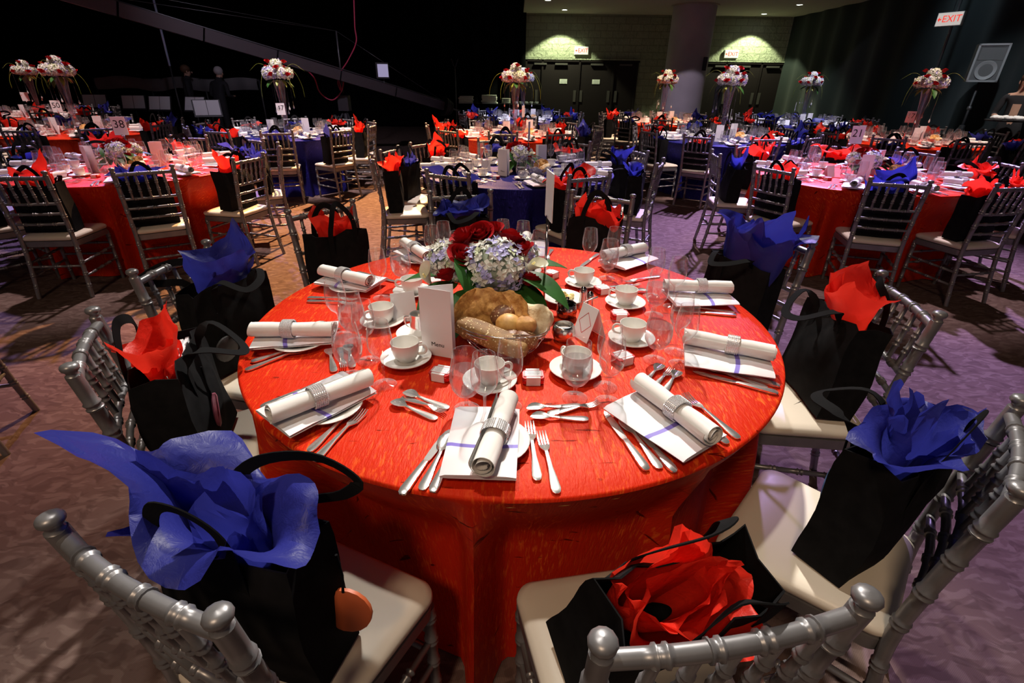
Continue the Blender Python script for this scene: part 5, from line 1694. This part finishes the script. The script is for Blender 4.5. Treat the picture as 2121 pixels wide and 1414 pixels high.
def joints(lean=0., arm='down', sit=False, head_z=1.56):
    """standing figure facing -Y, about 1.72 m tall; lean bends the trunk forward"""
    def T(x, y, z):
        if z > .95:
            dz = z - .95
            return (x, y - dz * math.sin(lean), .95 + dz * math.cos(lean))
        return (x, y, z)
    J = {'pel': (*T(0, 0, .95), (.15, .11)), 'waist': (*T(0, 0, 1.10), (.135, .10)), 'chest': (*T(0, .01, 1.33), (.155, .11)), 'neck': (*T(0, .005, 1.48), .055), 'jaw': (*T(0, -.02, 1.57), (.068, .075)), 'crown': (*T(0, .0, 1.66), (.078, .092))}
    for s, h in ((1, 'l'), (-1, 'r')):
        J['sh' + h] = (*T(.185 * s, .01, 1.40), .062)
        if arm == 'down':
            e, w, n = T(.235 * s, .0, 1.13), T(.235 * s, -.08, .89), T(.235 * s, -.11, .80)
        else:
            e, w, n = T(.25 * s, -.02, 1.12), T(.16 * s, -.24, 1.10), T(.13 * s, -.32, 1.11)
        J['el' + h], J['wr' + h], J['hn' + h] = (*e, .044), (*w, .030), (*n, (.030, .018))
        d = (Vector(n) - Vector(w)).normalized()
        sd = Vector((0, 1, 0)) if arm == 'down' else Vector((1, 0, 0))
        for k in range(4):
            q = Vector(n) + d * (.075 - .006 * abs(k - 1)) + sd * (-.027 + .018 * k) + Vector((-.012 * s, 0, -.008))
            J[f'f{k}{h}'] = (*q, .009)
        q = Vector(w) + d * .06 + sd * -.045 * (1 if arm == 'down' else s)
        J['t' + h] = (*q, .010)
        J['hip' + h] = (.09 * s, 0, .88, .095)
        J['kn' + h] = (.10 * s, -.01, .48, .062)
        J['an' + h] = (.10 * s, .02, .08, .042)
        J['to' + h] = (.11 * s, -.13, .03, .034)
    return J
def face_bits(J):
    c = Vector(J['jaw'][:3]).lerp(Vector(J['crown'][:3]), .45)
    mb = MB()
    mb.ball(c + Vector((0, -.098, -.015)), .014, 0, 8, 6, (.8, 1.2, 1.5))
    for s in (-1, 1):
        mb.ball(c + Vector((.088 * s, .005, -.01)), .02, 0, 8, 6, (.5, .8, 1.4))
    f = mb.build('face_features', 'skin_tone', 180)
    e = MB()
    for s in (-1, 1):
        e.ball(c + Vector((.030 * s, -.082, .012)), .011, 0, 8, 6)
    e.box(c + Vector((0, -.085, -.055)), (.045, .012, .008), 1)
    return [('face_features', f), ('eyes', e.build('eyes', ['black_ink', 'rose_red'], 180))]
def hair_mesh(J, m, long=False):
    c = Vector(J['jaw'][:3]).lerp(Vector(J['crown'][:3]), .75)
    g = random.Random(4)
    mb = MB().ball(c + Vector((0, .022, .022)), .098, 0, 16, 10, (.98, 1.06, 1.0), .03, g)
    if long:
        mb.ball(c + Vector((0, .05, -.09)), .085, 0, 12, 8, (1.1, .7, 1.5), .04, g)
    return mb.build('hair', m, 180)
def suited(J):
    jz, cy = J['jaw'][2] - .045, None
    hl, hr = Vector(J['wrl'][:3]), Vector(J['wrr'][:3])
    def pick(c):
        if c.z > jz and abs(c.x) < .13:
            return 1
        for k in 'lr':
            if (c - Vector(J['hn' + k][:3])).length < .125 and (c - Vector(J['wr' + k][:3])).dot(Vector(J['hn' + k][:3]) - Vector(J['wr' + k][:3])) > 0:
                return 1
        return 0
    return pick
J1 = joints(.30, 'front')
person('person', (-6.95, 13.0, 0), R_(165), J1, BE, ['suit_dark', 'skin_tone'], suited(J1), 'grey-haired person in a dark suit leaning over the music stands', hair_mesh(J1, 'hair_grey'), None, face_bits(J1))
J2 = joints(.12, 'down')
person('person', (-7.75, 13.2, 0), R_(120), J2, BE, ['suit_dark', 'skin_tone'], suited(J2), 'dark-haired person in black beside the grey-haired person', hair_mesh(J2, 'hair_brown'), None, face_bits(J2))
J3 = joints(.05, 'down')
person('person', (5.85, 16.2, 0), R_(60), J3, BE, ['suit_dark', 'suit_dark'], suited(J3), 'person in black standing in shade beside the column', hair_mesh(J3, 'hair_brown'), None, face_bits(J3))
J4 = joints(.06, 'front')
def waiter_pick(c):
    if c.z > 1.40 and abs(c.x) < .16 and c.z > J4['neck'][2] - .06:
        return 1
    if c.y < -.10 and c.z > 1.0 and c.z < 1.3:
        return 1
    return 0
person('person', (7.98, 8.85, 0), R_(-50), J4, BE, ['suit_dark', 'skin_tone'], waiter_pick, 'brown-haired person in black carrying a tray at the right edge', hair_mesh(J4, 'hair_brown', True), None, face_bits(J4))
Mw = Matrix.Translation((7.98, 8.85, 0)) @ Matrix.Rotation(R_(-50), 4, 'Z')
tp = Mw @ Vector((0, -.42, 1.055))
tray = ob('serving_tray', None, None, tp, (0, 0, R_(-50)))
tag(tray, 'dark serving tray held by the person at the right edge', 'tray')
ob('tray_base', MB().lathe([(0, 0), (.26, 0), (.275, .018), (.262, .018), (.25, .008), (0, .008)], 28).build('tray_base', 'black_metal', 50), tray)
for k in range(6):
    a = k * 1.047
    o = ob('folded_napkin', lump('folded_napkin', 'napkin_white', (.075, .055, .035), 40 + k, .08), None, tp + Vector((.145 * math.cos(a), .145 * math.sin(a), .046)), (0, 0, a))
    tag(o, 'white folded napkin on the tray at the right edge', 'napkin', 'napkins on the tray')
